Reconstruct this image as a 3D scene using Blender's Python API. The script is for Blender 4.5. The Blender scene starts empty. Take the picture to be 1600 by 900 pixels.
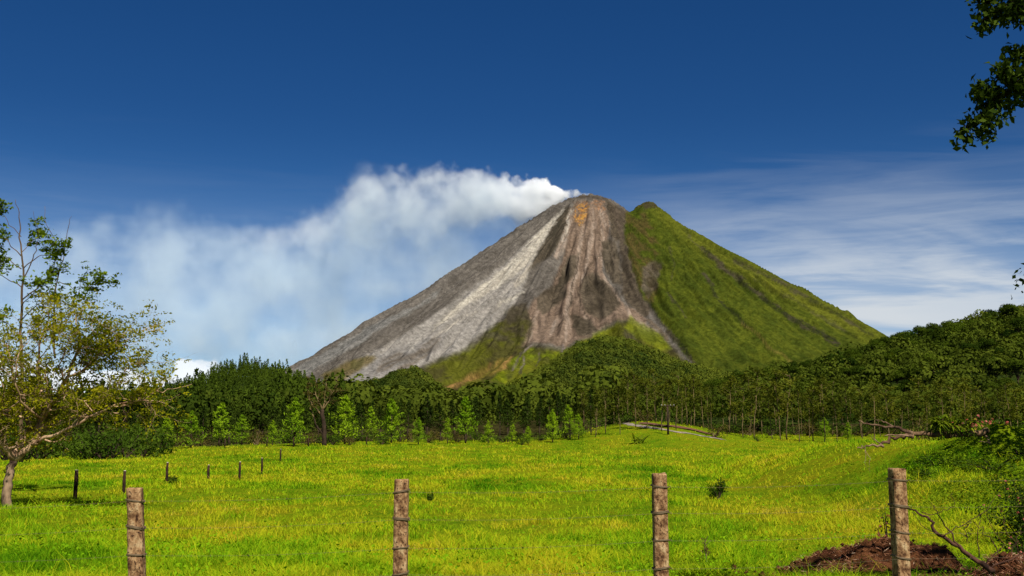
import bpy, math, random
import numpy as np
from mathutils import Vector

random.seed(7)
RNG = np.random.default_rng(7)
SC = bpy.context.scene
COL = SC.collection
R = math.radians

# ------------------------------------------------------------------ camera, light, exposure
FPX = 1715.0                      # focal length in pixels of a 1600 px wide frame
HORIZON = 685.0
PITCH = math.atan((HORIZON - 450.0) / FPX)
EYE = 2.5
cam_d = bpy.data.cameras.new('camera')
cam_d.sensor_width = 36.0
cam_d.lens = 36.0 * FPX / 1600.0
cam_d.clip_start = 0.1
cam_d.clip_end = 80000.0
cam = bpy.data.objects.new('camera', cam_d)
cam.location = (0, 0, EYE)
cam.rotation_euler = (math.pi / 2 + PITCH, 0, 0)
COL.objects.link(cam)
SC.camera = cam

SUN_EL, SUN_AZ = 50.0, 152.0      # azimuth clockwise from +Y (view direction): behind the camera, to the right
sun_d = bpy.data.lights.new('sun', 'SUN')
sun_d.energy = 5.0
sun_d.angle = R(0.5)
sun_d.color = (1.0, 0.95, 0.86)
sun = bpy.data.objects.new('sun', sun_d)
sdir = Vector((math.sin(R(SUN_AZ)) * math.cos(R(SUN_EL)), math.cos(R(SUN_AZ)) * math.cos(R(SUN_EL)), math.sin(R(SUN_EL))))
sun.rotation_euler = (-sdir).to_track_quat('-Z', 'Y').to_euler()
sun.location = (20, -30, 60)
COL.objects.link(sun)

SC.view_settings.view_transform = 'Standard'
SC.view_settings.look = 'None'
SC.view_settings.gamma = 1.0
SC.view_settings.exposure = 0.52
SC.view_settings.use_curve_mapping = False
SC.cycles.max_bounces = 16
SC.cycles.diffuse_bounces = 3
SC.cycles.transmission_bounces = 4
SC.cycles.transparent_max_bounces = 8
SC.cycles.volume_bounces = 16
SC.cycles.volume_max_steps = 256
SC.cycles.use_denoising = True


# ------------------------------------------------------------------ node helpers
class NT:
    def __init__(self, tree):
        self.t = tree
        self.n = tree.nodes
        self.l = tree.links

    def new(self, kind, **kw):
        n = self.n.new(kind)
        for k, v in kw.items():
            setattr(n, k, v)
        return n

    def link(self, a, b):
        self.l.new(a, b)

    def put(self, sock, v):
        if isinstance(v, bpy.types.NodeSocket):
            self.l.new(v, sock)
        else:
            if sock.type == 'RGBA' and len(v) == 3:
                v = (*v, 1)
            sock.default_value = v

    def math(self, op, a, b=None, c=None, clamp=False):
        n = self.new('ShaderNodeMath', operation=op, use_clamp=clamp)
        self.put(n.inputs[0], a)
        if b is not None:
            self.put(n.inputs[1], b)
        if c is not None:
            self.put(n.inputs[2], c)
        return n.outputs[0]

    def vmath(self, op, a, b=None, scale=None):
        n = self.new('ShaderNodeVectorMath', operation=op)
        self.put(n.inputs[0], a)
        if b is not None:
            self.put(n.inputs[1], b)
        if scale is not None:
            self.put(n.inputs['Scale'], scale)
        return n.outputs['Value'] if op in ('LENGTH', 'DOT_PRODUCT', 'DISTANCE') else n.outputs[0]

    def sep(self, v):
        n = self.new('ShaderNodeSeparateXYZ')
        self.put(n.inputs[0], v)
        return n.outputs

    def comb(self, x, y, z):
        n = self.new('ShaderNodeCombineXYZ')
        for i, v in enumerate((x, y, z)):
            self.put(n.inputs[i], v)
        return n.outputs[0]

    def noise(self, vec, scale, detail=4.0, rough=0.55, dist=0.0, out='Fac'):
        n = self.new('ShaderNodeTexNoise')
        self.put(n.inputs['Vector'], vec)
        n.inputs['Scale'].default_value = scale
        n.inputs['Detail'].default_value = detail
        n.inputs['Roughness'].default_value = rough
        n.inputs['Distortion'].default_value = dist
        return n.outputs[out]

    def smooth(self, v, lo, hi, a=0.0, b=1.0, kind='SMOOTHSTEP'):
        n = self.new('ShaderNodeMapRange', interpolation_type=kind)
        self.put(n.inputs[0], v)
        for i, q in zip((1, 2, 3, 4), (lo, hi, a, b)):
            self.put(n.inputs[i], q)
        return n.outputs[0]

    def mix(self, f, a, b, mode='MIX'):
        n = self.new('ShaderNodeMix', data_type='RGBA', blend_type=mode)
        self.put(n.inputs[0], f)
        self.put(n.inputs[6], a)
        self.put(n.inputs[7], b)
        return n.outputs[2]

    def curve(self, v, pts, lo, hi, vlo=0.0, vhi=1.0):
        """piecewise-linear function of v given as (x, y) pairs, built as a Float Curve"""
        n = self.new('ShaderNodeFloatCurve')
        x = self.math('DIVIDE', self.math('SUBTRACT', v, lo), hi - lo, clamp=True)
        self.put(n.inputs['Value'], x)
        c = n.mapping.curves[0]
        q = [((a - lo) / (hi - lo), (b - vlo) / (vhi - vlo)) for a, b in pts]
        c.points[0].location = q[0]
        c.points[1].location = q[-1]
        for p in q[1:-1]:
            c.points.new(*p)
        for p in c.points:
            p.handle_type = 'AUTO_CLAMPED'
        n.mapping.update()
        return self.math('MULTIPLY_ADD', n.outputs[0], vhi - vlo, vlo)


def new_mat(name):
    m = bpy.data.materials.new(name)
    m.use_nodes = True
    m.node_tree.nodes.clear()
    nt = NT(m.node_tree)
    out = nt.new('ShaderNodeOutputMaterial')
    return m, nt, out


def principled(nt, out, col, rough=0.9, spec=0.2, bump=None, bump_d=0.02, bump_s=1.0):
    p = nt.new('ShaderNodeBsdfPrincipled')
    nt.put(p.inputs['Base Color'], col)
    nt.put(p.inputs['Roughness'], rough)
    p.inputs['Specular IOR Level'].default_value = spec
    if bump is not None:
        b = nt.new('ShaderNodeBump')
        b.inputs['Distance'].default_value = bump_d
        b.inputs['Strength'].default_value = bump_s
        nt.link(bump, b.inputs['Height'])
        nt.link(b.outputs[0], p.inputs['Normal'])
    nt.link(p.outputs[0], out.inputs['Surface'])
    return p


def ramp(nt, f, stops):
    n = nt.new('ShaderNodeValToRGB')
    nt.put(n.inputs[0], f)
    e = n.color_ramp.elements
    while len(e) < len(stops):
        e.new(0.5)
    for el, (p, c) in zip(e, stops):
        el.position = p
        el.color = (*c, 1)
    return n.outputs[0]


def mat_leaf(name, a, b, transl=0.3, scale=0.4, attr=None, objrand=0.0, rough=0.6, gloss=0.0):
    """two greens mixed by a noise in space (and a value per tree); thin leaves let some light through"""
    m, nt, out = new_mat(name)
    g = nt.new('ShaderNodeNewGeometry')
    f = nt.noise(g.outputs['Position'], scale, 3.0, 0.6)
    f = nt.smooth(f, 0.3, 0.7)
    if attr:
        at = nt.new('ShaderNodeAttribute', attribute_name=attr)
        f = nt.math('ADD', nt.math('MULTIPLY', f, 0.4), nt.math('MULTIPLY', at.outputs['Fac'], 0.75), clamp=True)
    if objrand:
        oi = nt.new('ShaderNodeObjectInfo')
        f = nt.math('ADD', nt.math('MULTIPLY', f, 1 - objrand), nt.math('MULTIPLY', oi.outputs['Random'], objrand), clamp=True)
    col = nt.mix(f, a, b)
    d = nt.new('ShaderNodeBsdfDiffuse')
    nt.link(col, d.inputs[0])
    t = nt.new('ShaderNodeBsdfTranslucent')
    nt.link(nt.mix(1.0, col, (1.0, 1.0, 0.5), 'MULTIPLY'), t.inputs[0])
    ms = nt.new('ShaderNodeMixShader')
    ms.inputs[0].default_value = transl
    nt.link(d.outputs[0], ms.inputs[1])
    nt.link(t.outputs[0], ms.inputs[2])
    if not gloss:
        nt.link(ms.outputs[0], out.inputs['Surface'])
        return m
    gl = nt.new('ShaderNodeBsdfGlossy')
    gl.inputs['Roughness'].default_value = rough
    gl.inputs['Color'].default_value = (1, 1, 1, 1)
    m2 = nt.new('ShaderNodeMixShader')
    m2.inputs[0].default_value = gloss
    nt.link(ms.outputs[0], m2.inputs[1])
    nt.link(gl.outputs[0], m2.inputs[2])
    nt.link(m2.outputs[0], out.inputs['Surface'])
    return m


def mat_bark(name, a, b, scale=6.0, stretch=0.25, rough=0.9):
    m, nt, out = new_mat(name)
    tc = nt.new('ShaderNodeTexCoord')
    v = nt.vmath('MULTIPLY', tc.outputs['Object'], (1, 1, stretch))
    f = nt.noise(v, scale, 5.0, 0.65)
    g = nt.noise(tc.outputs['Object'], scale * 0.22, 2.0, 0.5)
    h = nt.math('ADD', nt.math('MULTIPLY', f, 0.65), nt.math('MULTIPLY', g, 0.35))
    principled(nt, out, nt.mix(nt.smooth(h, 0.36, 0.62), a, b), rough, 0.15, f, 0.03, 0.8)
    return m


# ------------------------------------------------------------------ world: sky with high thin cloud
W = bpy.data.worlds.new('World')
SC.world = W
W.use_nodes = True
W.node_tree.nodes.clear()
nt = NT(W.node_tree)
wout = nt.new('ShaderNodeOutputWorld')
bg = nt.new('ShaderNodeBackground')
bg.inputs['Strength'].default_value = 0.085
sky = nt.new('ShaderNodeTexSky')
sky.sky_type = 'NISHITA'
sky.sun_disc = False
sky.sun_elevation = R(SUN_EL)
sky.sun_rotation = R(SUN_AZ)
sky.altitude = 600
sky.air_density = 0.8
sky.dust_density = 0.25
sky.ozone_density = 3.0
tcw = nt.new('ShaderNodeTexCoord')
dirv = tcw.outputs['Generated']
dx, dy, dz = nt.sep(dirv)[0:3]
az = nt.math('ARCTAN2', dx, dy)            # radians, 0 = view direction, + = right
el = nt.math('ARCSINE', dz)
# deep polarised blue
hs = nt.new('ShaderNodeHueSaturation')
nt.link(sky.outputs[0], hs.inputs['Color'])
hs.inputs['Saturation'].default_value = 1.3
hs.inputs['Value'].default_value = 1.0
skyc = hs.outputs[0]
deep = nt.smooth(el, 0.03, 0.30)
skyc = nt.mix(1.0, skyc, nt.mix(deep, (0.80, 0.76, 0.78), (0.30, 0.385, 0.485)), 'MULTIPLY')
# cirrus: long wind-drawn streaks on both sides, more on the right
vv = nt.comb(nt.math('MULTIPLY', az, 3.2), nt.math('MULTIPLY', nt.math('ADD', el, nt.math('MULTIPLY', az, 0.05)), 26.0), 0.0)
n1 = nt.noise(vv, 1.0, 6.0, 0.55, 0.9)
vv2 = nt.comb(nt.math('MULTIPLY', az, 9.0), nt.math('MULTIPLY', el, 90.0), 3.7)
n2 = nt.noise(vv2, 1.0, 5.0, 0.6, 0.6)
cir = nt.smooth(nt.math('ADD', nt.math('MULTIPLY', n1, 0.78), nt.math('MULTIPLY', n2, 0.22)), 0.38, 0.64)
band = nt.math('MULTIPLY', nt.smooth(nt.math('ADD', el, nt.math('MULTIPLY', nt.math('SUBTRACT', n1, 0.5), 0.16)), 0.26, 0.12), nt.smooth(az, 0.03, 0.2, 0.25, 1.0))
soft = nt.math('MULTIPLY', nt.smooth(nt.noise(nt.comb(nt.math('MULTIPLY', az, 2.0), nt.math('MULTIPLY', el, 8.0), 9.0), 1.0, 3.0), 0.3, 0.7), 0.3)
cirf = nt.math('MULTIPLY', nt.math('ADD', nt.math('MULTIPLY', cir, 0.72), nt.math('MULTIPLY', soft, 1.5)), band, clamp=True)
skyc = nt.mix(cirf, skyc, (5.2, 5.6, 6.0))
# small cumulus low over the left horizon
n3 = nt.noise(nt.comb(nt.math('MULTIPLY', az, 26.0), nt.math('MULTIPLY', el, 44.0), 1.3), 1.0, 5.0, 0.6)
topl = nt.math('ADD', 0.061, nt.math('MULTIPLY', nt.math('SUBTRACT', n3, 0.5), 0.06))
cum = nt.math('MULTIPLY', nt.smooth(nt.math('SUBTRACT', topl, el), -0.003, 0.004), nt.smooth(az, -0.235, -0.275))
skyc = nt.mix(nt.math('MULTIPLY', cum, 0.85), skyc, (8.6, 8.9, 9.2))
# below the horizon: dull land colour
skyc = nt.mix(nt.smooth(el, 0.0, -0.03), skyc, (0.9, 1.0, 0.7))
nt.link(skyc, bg.inputs['Color'])
nt.link(bg.outputs[0], wout.inputs['Surface'])


# ------------------------------------------------------------------ pixel <-> world
def P(px, py, Y):
    u = (px - 800.0) / FPX
    v = (450.0 - py) / FPX
    c, s = math.cos(PITCH), math.sin(PITCH)
    yd = c - v * s
    zd = s + v * c
    k = Y / yd
    return Vector((u * k, Y, EYE + zd * k))


def PX(x, y, z):
    """world arrays -> pixels of the 1600 x 900 frame"""
    c, s = math.cos(PITCH), math.sin(PITCH)
    dz_ = z - EYE
    dep = np.maximum(y * c + dz_ * s, 0.01)
    up = -y * s + dz_ * c
    return 800.0 + FPX * x / dep, 450.0 - FPX * up / dep


# ------------------------------------------------------------------ numpy noise
_LAT = np.random.default_rng(11).random((256, 256))


def vnoise(x, y):
    x = np.asarray(x, float)
    y = np.asarray(y, float)
    xi = np.floor(x).astype(int)
    yi = np.floor(y).astype(int)
    fx = x - xi
    fy = y - yi
    fx = fx * fx * (3 - 2 * fx)
    fy = fy * fy * (3 - 2 * fy)
    a = _LAT[xi & 255, yi & 255]
    b = _LAT[(xi + 1) & 255, yi & 255]
    c = _LAT[xi & 255, (yi + 1) & 255]
    d = _LAT[(xi + 1) & 255, (yi + 1) & 255]
    return (a * (1 - fx) + b * fx) * (1 - fy) + (c * (1 - fx) + d * fx) * fy


def fbm(x, y, o=4, g=0.5):
    s = 0.0
    a = 1.0
    t = 0.0
    for i in range(o):
        s = s + a * vnoise(x * 2 ** i + 17.3 * i, y * 2 ** i + 5.1 * i)
        t += a
        a *= g
    return s / t


def sst(v, a, b):
    t = np.clip((np.asarray(v, float) - a) / (b - a), 0, 1)
    return t * t * (3 - 2 * t)


# ------------------------------------------------------------------ terrain heights
def h_field(X, Y):
    X = np.asarray(X, float)
    Y = np.asarray(Y, float)
    z = np.interp(Y, [-60, 4, 8, 14, 20, 30, 50, 80, 130, 180, 260, 450, 900, 3000, 60000],
                  [0.9, 0.9, 0.85, 0.62, 0.36, 0.02, -0.28, -0.15, 0.62, 1.62, 3.8, 9.0, 12.0, 6.0, 0.0])
    # lower on the left, a hump where the track crosses, a bank on the right
    z = z - 0.9 * sst(-X, 20, 75) * sst(Y, 60, 170) * sst(Y, 420, 220)
    z = z + 3.3 * np.exp(-((X - 26 - 0.0 * Y) / 13.0) ** 2) * sst(Y, 158, 200) * sst(Y, 300, 215)
    bank = sst(X - 0.09 * (Y - 30), 8.6, 17.0) * sst(Y, 17, 41) * sst(Y, 120, 60)
    z = z + 2.4 * bank
    nearq = sst(Y, 10, 16) * sst(Y, 400, 200)
    z = z + nearq * ((fbm(X / 7.0, Y / 9.0, 3) - 0.5) * 0.42 + (fbm(X / 1.7 + 40, Y / 2.2, 2) - 0.5) * 0.16)
    z = z + bank * sst(Y, 60, 40) * ((fbm(X / 2.6 + 9, Y / 3.4, 3) - 0.5) * 2.2)
    z = z + sst(Y, 180, 300) * (fbm(X / 60, Y / 60, 3) - 0.5) * 4.0
    return z


def h_pine(X, Y):
    q = X / Y
    top = np.interp(q, [-0.9, -0.466, -0.40, -0.327, -0.29, -0.242, -0.21, -0.187, -0.152, -0.117, -0.06, 0.0, 0.06],
                    [12, 15, 18, 24, 33, 44.5, 41, 34, 25, 15, 3, -5, -20]) * 1.0
    n = (fbm(X / 70, Y / 90, 3) - 0.5) * 7.0
    return -16 + (top + 16 + n) * sst(Y, 190, 790) * sst(Y, 1500, 860)


def h_right(X, Y):
    q = X / Y
    top = np.interp(q, [-0.15, -0.05, 0.06, 0.12, 0.18, 0.23, 0.29, 0.332, 0.39, 0.44, 0.48, 0.6, 1.0],
                    [-25, -6, 10, 16, 21, 26, 32, 38.5, 48, 55, 61, 78, 100])
    n = (fbm(X / 55 + 3, Y / 70, 3) - 0.5) * 9.0
    return -14 + (top + 14 + n) * sst(Y, 175, 560) * sst(Y, 1300, 640)


def h_dome(X, Y):
    q = X / Y
    top = np.interp(q, [-0.6, -0.20, -0.16, -0.122, -0.10, -0.0875, -0.073, -0.06, -0.03, 0.0, 0.03, 0.06, 0.0875, 0.117, 0.152, 0.19, 0.24, 0.30, 0.5],
                    [60, 66, 76, 84, 98, 102, 82, 64, 66, 78, 104, 138, 152, 142, 116, 96, 88, 78, 56])
    n = (fbm(X / 120 + 3, Y / 150, 4) - 0.5) * 20.0
    return -20 + (top + 20 + n) * sst(Y, 760, 1800) * sst(Y, 3900, 2000)


def h_all(X, Y):
    return np.maximum(np.maximum(h_field(X, Y), h_pine(X, Y)), np.maximum(h_right(X, Y), h_dome(X, Y)))


def gz(x, y):
    return float(h_all(np.array([float(x)]), np.array([float(y)]))[0])


def ground_at(px, py, lo=9.0, hi=420.0):
    """where the ray through a pixel of the photograph meets the ground"""
    ys = np.geomspace(lo, hi, 1500)
    a = P(px, py, 1.0)
    k = np.array(ys)
    xs = a.x * k
    zs = EYE + (a.z - EYE) * k
    g = h_field(xs, ys)
    w = np.where(g >= zs)[0]
    i = w[0] if len(w) else len(ys) - 1
    return Vector((xs[i], ys[i], g[i]))


# ------------------------------------------------------------------ mesh helpers
class Geo:
    """collects triangles and quads as numpy blocks and links them as one mesh object"""
    def __init__(self):
        self.v, self.q, self.t, self.n, self.a = [], [], [], 0, []

    def add(self, v, quads=None, tris=None, tint=None):
        v = np.asarray(v, float).reshape(-1, 3)
        self.v.append(v)
        if quads is not None and len(quads):
            self.q.append(np.asarray(quads, int) + self.n)
        if tris is not None and len(tris):
            self.t.append(np.asarray(tris, int) + self.n)
        self.a.append(np.zeros(len(v)) if tint is None else np.broadcast_to(np.asarray(tint, float), (len(v),)))
        self.n += len(v)

    def merge(self, other, M=None):
        pass

    def mesh(self, name, mat, smooth=False, attr=False):
        me = bpy.data.meshes.new(name)
        V = np.concatenate(self.v) if self.v else np.zeros((0, 3))
        Q = np.concatenate(self.q) if self.q else np.zeros((0, 4), int)
        T = np.concatenate(self.t) if self.t else np.zeros((0, 3), int)
        me.vertices.add(len(V))
        me.vertices.foreach_set('co', V.astype(np.float32).ravel())
        nl = len(Q) * 4 + len(T) * 3
        me.loops.add(nl)
        me.loops.foreach_set('vertex_index', np.concatenate([Q.ravel(), T.ravel()]).astype(np.int32))
        me.polygons.add(len(Q) + len(T))
        st = np.concatenate([np.arange(len(Q)) * 4, len(Q) * 4 + np.arange(len(T)) * 3]).astype(np.int32)
        me.polygons.foreach_set('loop_start', st)
        if smooth:
            me.polygons.foreach_set('use_smooth', np.ones(len(Q) + len(T), bool))
        me.update(calc_edges=True)
        if attr:
            A = np.concatenate(self.a).astype(np.float32)
            at = me.attributes.new('tint', 'FLOAT', 'POINT')
            at.data.foreach_set('value', A)
        if mat:
            me.materials.append(mat)
        return me

    def obj(self, name, mat, parent=None, smooth=False, attr=False, loc=None):
        o = bpy.data.objects.new(name, self.mesh(name, mat, smooth, attr))
        COL.objects.link(o)
        if parent:
            o.parent = parent
        if loc is not None:
            o.location = loc
        return o


def tag(o, label=None, cat=None, group=None, kind=None):
    if label:
        o['label'] = label
    if cat:
        o['category'] = cat
    if group:
        o['group'] = group
    if kind:
        o['kind'] = kind
    return o


def empty(name, loc=(0, 0, 0), rz=0.0, label=None, cat=None, group=None):
    o = bpy.data.objects.new(name, None)
    o.empty_display_size = 0.3
    o.location = loc
    o.rotation_euler = (0, 0, rz)
    COL.objects.link(o)
    return tag(o, label, cat, group)


def children_of(o):
    return [c for c in COL.objects if c.parent == o]


def copy_thing(src, kids, loc, rz, scale, label, group, cat=None):
    o = src.copy()
    o.location = loc
    o.rotation_euler = (0, 0, rz)
    o.scale = scale if hasattr(scale, '__len__') else (scale,) * 3
    COL.objects.link(o)
    o['label'] = label
    if group:
        o['group'] = group
    elif 'group' in o:
        del o['group']
    for k in kids:
        c = k.copy()
        COL.objects.link(c)
        c.parent = o
    return o


def tube(geo, pts, rad, sides=7, tint=0.0, cap=True, jag=0.0):
    pts = [Vector(p) for p in pts]
    n = len(pts)
    V = []
    ref = Vector((0.13, 0.9, 0.31)).normalized()
    for i, p in enumerate(pts):
        d = (pts[min(i + 1, n - 1)] - pts[max(i - 1, 0)])
        d = d.normalized() if d.length > 1e-9 else Vector((0, 0, 1))
        if abs(d.dot(ref)) > 0.95:
            r2 = Vector((1, 0, 0))
        else:
            r2 = ref
        a = d.cross(r2).normalized()
        b = d.cross(a)
        for k in range(sides):
            t = 2 * math.pi * k / sides
            rr = rad[i] * (1 + (random.uniform(-jag, jag) if jag else 0))
            V.append(p + a * math.cos(t) * rr + b * math.sin(t) * rr)
    Q = []
    for i in range(n - 1):
        for k in range(sides):
            k2 = (k + 1) % sides
            Q.append((i * sides + k, i * sides + k2, (i + 1) * sides + k2, (i + 1) * sides + k))
    T = []
    if cap:
        c = len(V)
        V.append(pts[-1])
        T = [((n - 1) * sides + k, (n - 1) * sides + (k + 1) % sides, c) for k in range(sides)]
        c = len(V)
        V.append(pts[0])
        T += [((k + 1) % sides, k, c) for k in range(sides)]
    geo.add([tuple(v) for v in V], Q, T, tint)


def cards(geo, C, size, N=None, jit=0.6, aspect=0.6, along=None, rng=RNG, tint=None, fold=False):
    """leaf-shaped faces (diamonds) at C, normals near N, long axis near `along`"""
    C = np.asarray(C, float).reshape(-1, 3)
    n = len(C)
    if n == 0:
        return
    size = np.broadcast_to(np.asarray(size, float), (n,))[:, None]
    rnd = rng.normal(size=(n, 3))
    if N is None:
        nn = rnd
    else:
        nn = np.asarray(N, float) + rnd * jit
    nn /= np.linalg.norm(nn, axis=1, keepdims=True) + 1e-9
    al = rng.normal(size=(n, 3))
    if along is not None:
        al = al * 0.45 + np.asarray(along, float)
    u = al - nn * np.sum(al * nn, axis=1, keepdims=True)
    u /= np.linalg.norm(u, axis=1, keepdims=True) + 1e-9
    w = np.cross(nn, u)
    a = C - u * size * 0.5
    b = C + w * size * aspect * 0.5 + u * size * 0.05
    c = C + u * size * 0.5
    d = C - w * size * aspect * 0.5 + u * size * 0.05
    if fold:
        b = b + nn * size * 0.12
        d = d + nn * size * 0.12
    V = np.stack([a, b, c, d], axis=1).reshape(-1, 3)
    i = np.arange(n)[:, None] * 4
    tt = None if tint is None else np.repeat(np.broadcast_to(np.asarray(tint, float), (n,)), 4)
    if fold:
        geo.add(V, None, np.concatenate([i + [0, 2, 1], i + [0, 3, 2]]), tt)
    else:
        geo.add(V, i + [0, 1, 2, 3], None, tt)


def grid_mesh(xs, ys, zf):
    X, Y = np.meshgrid(xs, ys)
    Z = zf(X, Y)
    V = np.stack([X, Y, Z], axis=-1).reshape(-1, 3)
    ny, nx = X.shape
    i = (np.arange(ny - 1)[:, None] * nx + np.arange(nx - 1)[None, :]).ravel()
    Q = np.stack([i, i + 1, i + nx + 1, i + nx], axis=1)
    return V, Q, X, Y, Z


# ------------------------------------------------------------------ materials
def mat_ground():
    m, nt, out = new_mat('meadow_turf')
    g = nt.new('ShaderNodeNewGeometry')
    p = g.outputs['Position']
    big = nt.noise(nt.vmath('MULTIPLY', p, (0.16, 0.09, 0.0)), 1.0, 4.0, 0.6)
    fine = nt.noise(p, 5.0, 5.0, 0.7)
    mid = nt.noise(p, 0.9, 4.0, 0.6)
    f = nt.math('ADD', nt.math('MULTIPLY', big, 0.6), nt.math('MULTIPLY', mid, 0.4))
    c = ramp(nt, f, [(0.34, (0.06, 0.14, 0.004)), (0.5, (0.16, 0.21, 0.005)), (0.66, (0.25, 0.20, 0.008))])
    c = nt.mix(nt.smooth(fine, 0.35, 0.7), nt.mix(0.5, c, (0.02, 0.035, 0.002)), c)
    px_, py_, pz_ = nt.sep(p)[0:3]
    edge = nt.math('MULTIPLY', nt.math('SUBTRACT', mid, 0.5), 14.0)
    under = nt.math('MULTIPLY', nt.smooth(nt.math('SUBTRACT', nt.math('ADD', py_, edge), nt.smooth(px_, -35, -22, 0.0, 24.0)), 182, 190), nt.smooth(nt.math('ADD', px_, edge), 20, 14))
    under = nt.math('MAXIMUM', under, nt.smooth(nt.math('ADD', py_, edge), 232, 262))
    c = nt.mix(under, c, nt.mix(nt.smooth(fine, 0.4, 0.6), (0.022, 0.024, 0.006), (0.06, 0.05, 0.016)))  # litter under the trees, understory shade mixed into its dark colour
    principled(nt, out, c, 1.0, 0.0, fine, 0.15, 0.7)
    return m


def mat_forest_floor():
    m, nt, out = new_mat('forest_floor')
    g = nt.new('ShaderNodeNewGeometry')
    p = g.outputs['Position']
    f = nt.noise(p, 0.09, 6.0, 0.7)
    c = nt.mix(nt.smooth(f, 0.35, 0.65), (0.014, 0.026, 0.005), (0.035, 0.05, 0.008))
    principled(nt, out, c, 1.0, 0.0, f, 3.0, 0.8)
    return m


M = {}
M['ground'] = mat_ground()
M['floor'] = mat_forest_floor()
M['pine_dark'] = mat_leaf('dark_pine_needles', (0.012, 0.024, 0.003), (0.070, 0.105, 0.009), 0.25, 0.25, attr='tint')
M['pine_edge'] = mat_leaf('pine_needles', (0.009, 0.020, 0.003), (0.048, 0.075, 0.009), 0.25, 0.5, objrand=0.6)
M['pine_young'] = mat_leaf('young_pine_needles', (0.11, 0.22, 0.008), (0.30, 0.42, 0.014), 0.35, 0.9, objrand=0.4)
M['slender'] = mat_leaf('olive_leaves', (0.026, 0.044, 0.005), (0.13, 0.135, 0.012), 0.35, 0.35, objrand=0.7)
M['jungle'] = mat_leaf('rainforest_leaves', (0.009, 0.022, 0.003), (0.072, 0.105, 0.007), 0.25, 0.08, objrand=0.7)
M['forest'] = mat_leaf('forest_leaves', (0.009, 0.024, 0.003), (0.082, 0.104, 0.010), 0.25, 0.05, attr='tint')
M['far'] = mat_leaf('far_forest_leaves', (0.016, 0.034, 0.006), (0.115, 0.135, 0.014), 0.22, 0.02, attr='tint')
M['shrub'] = mat_leaf('shrub_leaves', (0.014, 0.036, 0.004), (0.08, 0.125, 0.010), 0.25, 0.8, objrand=0.5)
M['brownshrub'] = mat_leaf('dry_shrub_leaves', (0.04, 0.03, 0.008), (0.12, 0.10, 0.02), 0.25, 0.8)
M['treeleaf'] = mat_leaf('small_yellow_green_leaves', (0.08, 0.11, 0.005), (0.36, 0.32, 0.010), 0.45, 0.8, attr='tint')
M['leafgreen'] = mat_leaf('green_leaves', (0.04, 0.08, 0.005), (0.16, 0.22, 0.010), 0.4, 0.9, attr='tint')
M['overleaf'] = mat_leaf('overhanging_leaves', (0.012, 0.026, 0.004), (0.05, 0.075, 0.008), 0.22, 2.0, attr='tint')
M['bark_pine'] = mat_bark('pine_bark', (0.022, 0.014, 0.008), (0.075, 0.05, 0.03), 3.0)
M['bark_thin'] = mat_bark('thin_trunk_bark', (0.05, 0.034, 0.014), (0.20, 0.14, 0.06), 3.0)
M['bark_dark'] = mat_bark('dark_bark', (0.012, 0.008, 0.005), (0.05, 0.03, 0.018), 5.0)
M['bark_pale'] = mat_bark('lichened_bark', (0.10, 0.045, 0.02), (0.52, 0.34, 0.20), 3.0, 0.5)
M['bark_dead'] = mat_bark('dead_wood', (0.04, 0.02, 0.01), (0.24, 0.15, 0.09), 4.0, 0.5)
M['branch_red'] = mat_bark('dark_red_twig_bark', (0.018, 0.008, 0.005), (0.09, 0.04, 0.025), 9.0, 0.6)


# ------------------------------------------------------------------ the ground and hills
def spaced(edges_steps):
    out = []
    for a, b, s in edges_steps:
        n = max(2, int(round((b - a) / s)))
        out += list(np.linspace(a, b, n, endpoint=False))
    out.append(edges_steps[-1][1])
    return np.array(out)


xs = spaced([(-40000, -4000, 3000), (-4000, -400, 120), (-400, -90, 8), (-90, -24, 1.5), (-24, 24, 0.35), (24, 90, 1.5), (90, 400, 8), (400, 4000, 120), (4000, 40000, 3000)])
ys = spaced([(-4000, -60, 400), (-60, 8, 4), (8, 60, 0.35), (60, 120, 1.0), (120, 220, 2.0), (220, 600, 12), (600, 4000, 120), (4000, 60000, 3000)])
V, Q, *_ = grid_mesh(xs, ys, h_field)
g = Geo()
g.add(V, Q)
tag(g.obj('ground', M['ground'], smooth=True), kind='structure')

for nm, fn, xr, yr, st in (('pine_hill', h_pine, (-720, 60), (192, 1300), 9), ('jungle_hill', h_right, (-60, 760), (178, 1250), 9), ('forest_hills', h_dome, (-1400, 1300), (765, 3800), 22)):
    V, Q, *_ = grid_mesh(np.arange(xr[0], xr[1], st), np.arange(yr[0], yr[1], st), fn)
    g = Geo()
    g.add(V, Q)
    tag(g.obj(nm, M['floor'], smooth=True), kind='structure')

# ------------------------------------------------------------------ the volcano
VY = 5000.0
MPX = VY / FPX


def zpix(px, py, Y=VY):
    return P(px, py, Y).z


def prof(pts, c, sign):
    r, z = [], []
    for px, py in pts:
        q = P(px, py, VY)
        r.append(abs(q.x - c))
        z.append(q.z)
    return r, z


C1 = P(920, 307, VY).x
C2 = P(1012, 320, VY).x
L1 = prof([(920, 304), (912, 309), (900, 312), (885, 316), (868, 325), (850, 337), (800, 374), (720, 431), (680, 457), (640, 485), (600, 507), (560, 531), (520, 557), (490, 575), (465, 592), (380, 625), (260, 650), (100, 674), (-100, 690)], C1, -1)
L2 = prof([(1018, 321), (1030, 326), (1060, 353), (1100, 381), (1160, 419), (1210, 448), (1250, 472), (1300, 503), (1370, 545), (1450, 588), (1560, 632), (1700, 668), (1850, 695)], C2, 1)
SUMMIT_Z = zpix(925, 307)


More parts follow.
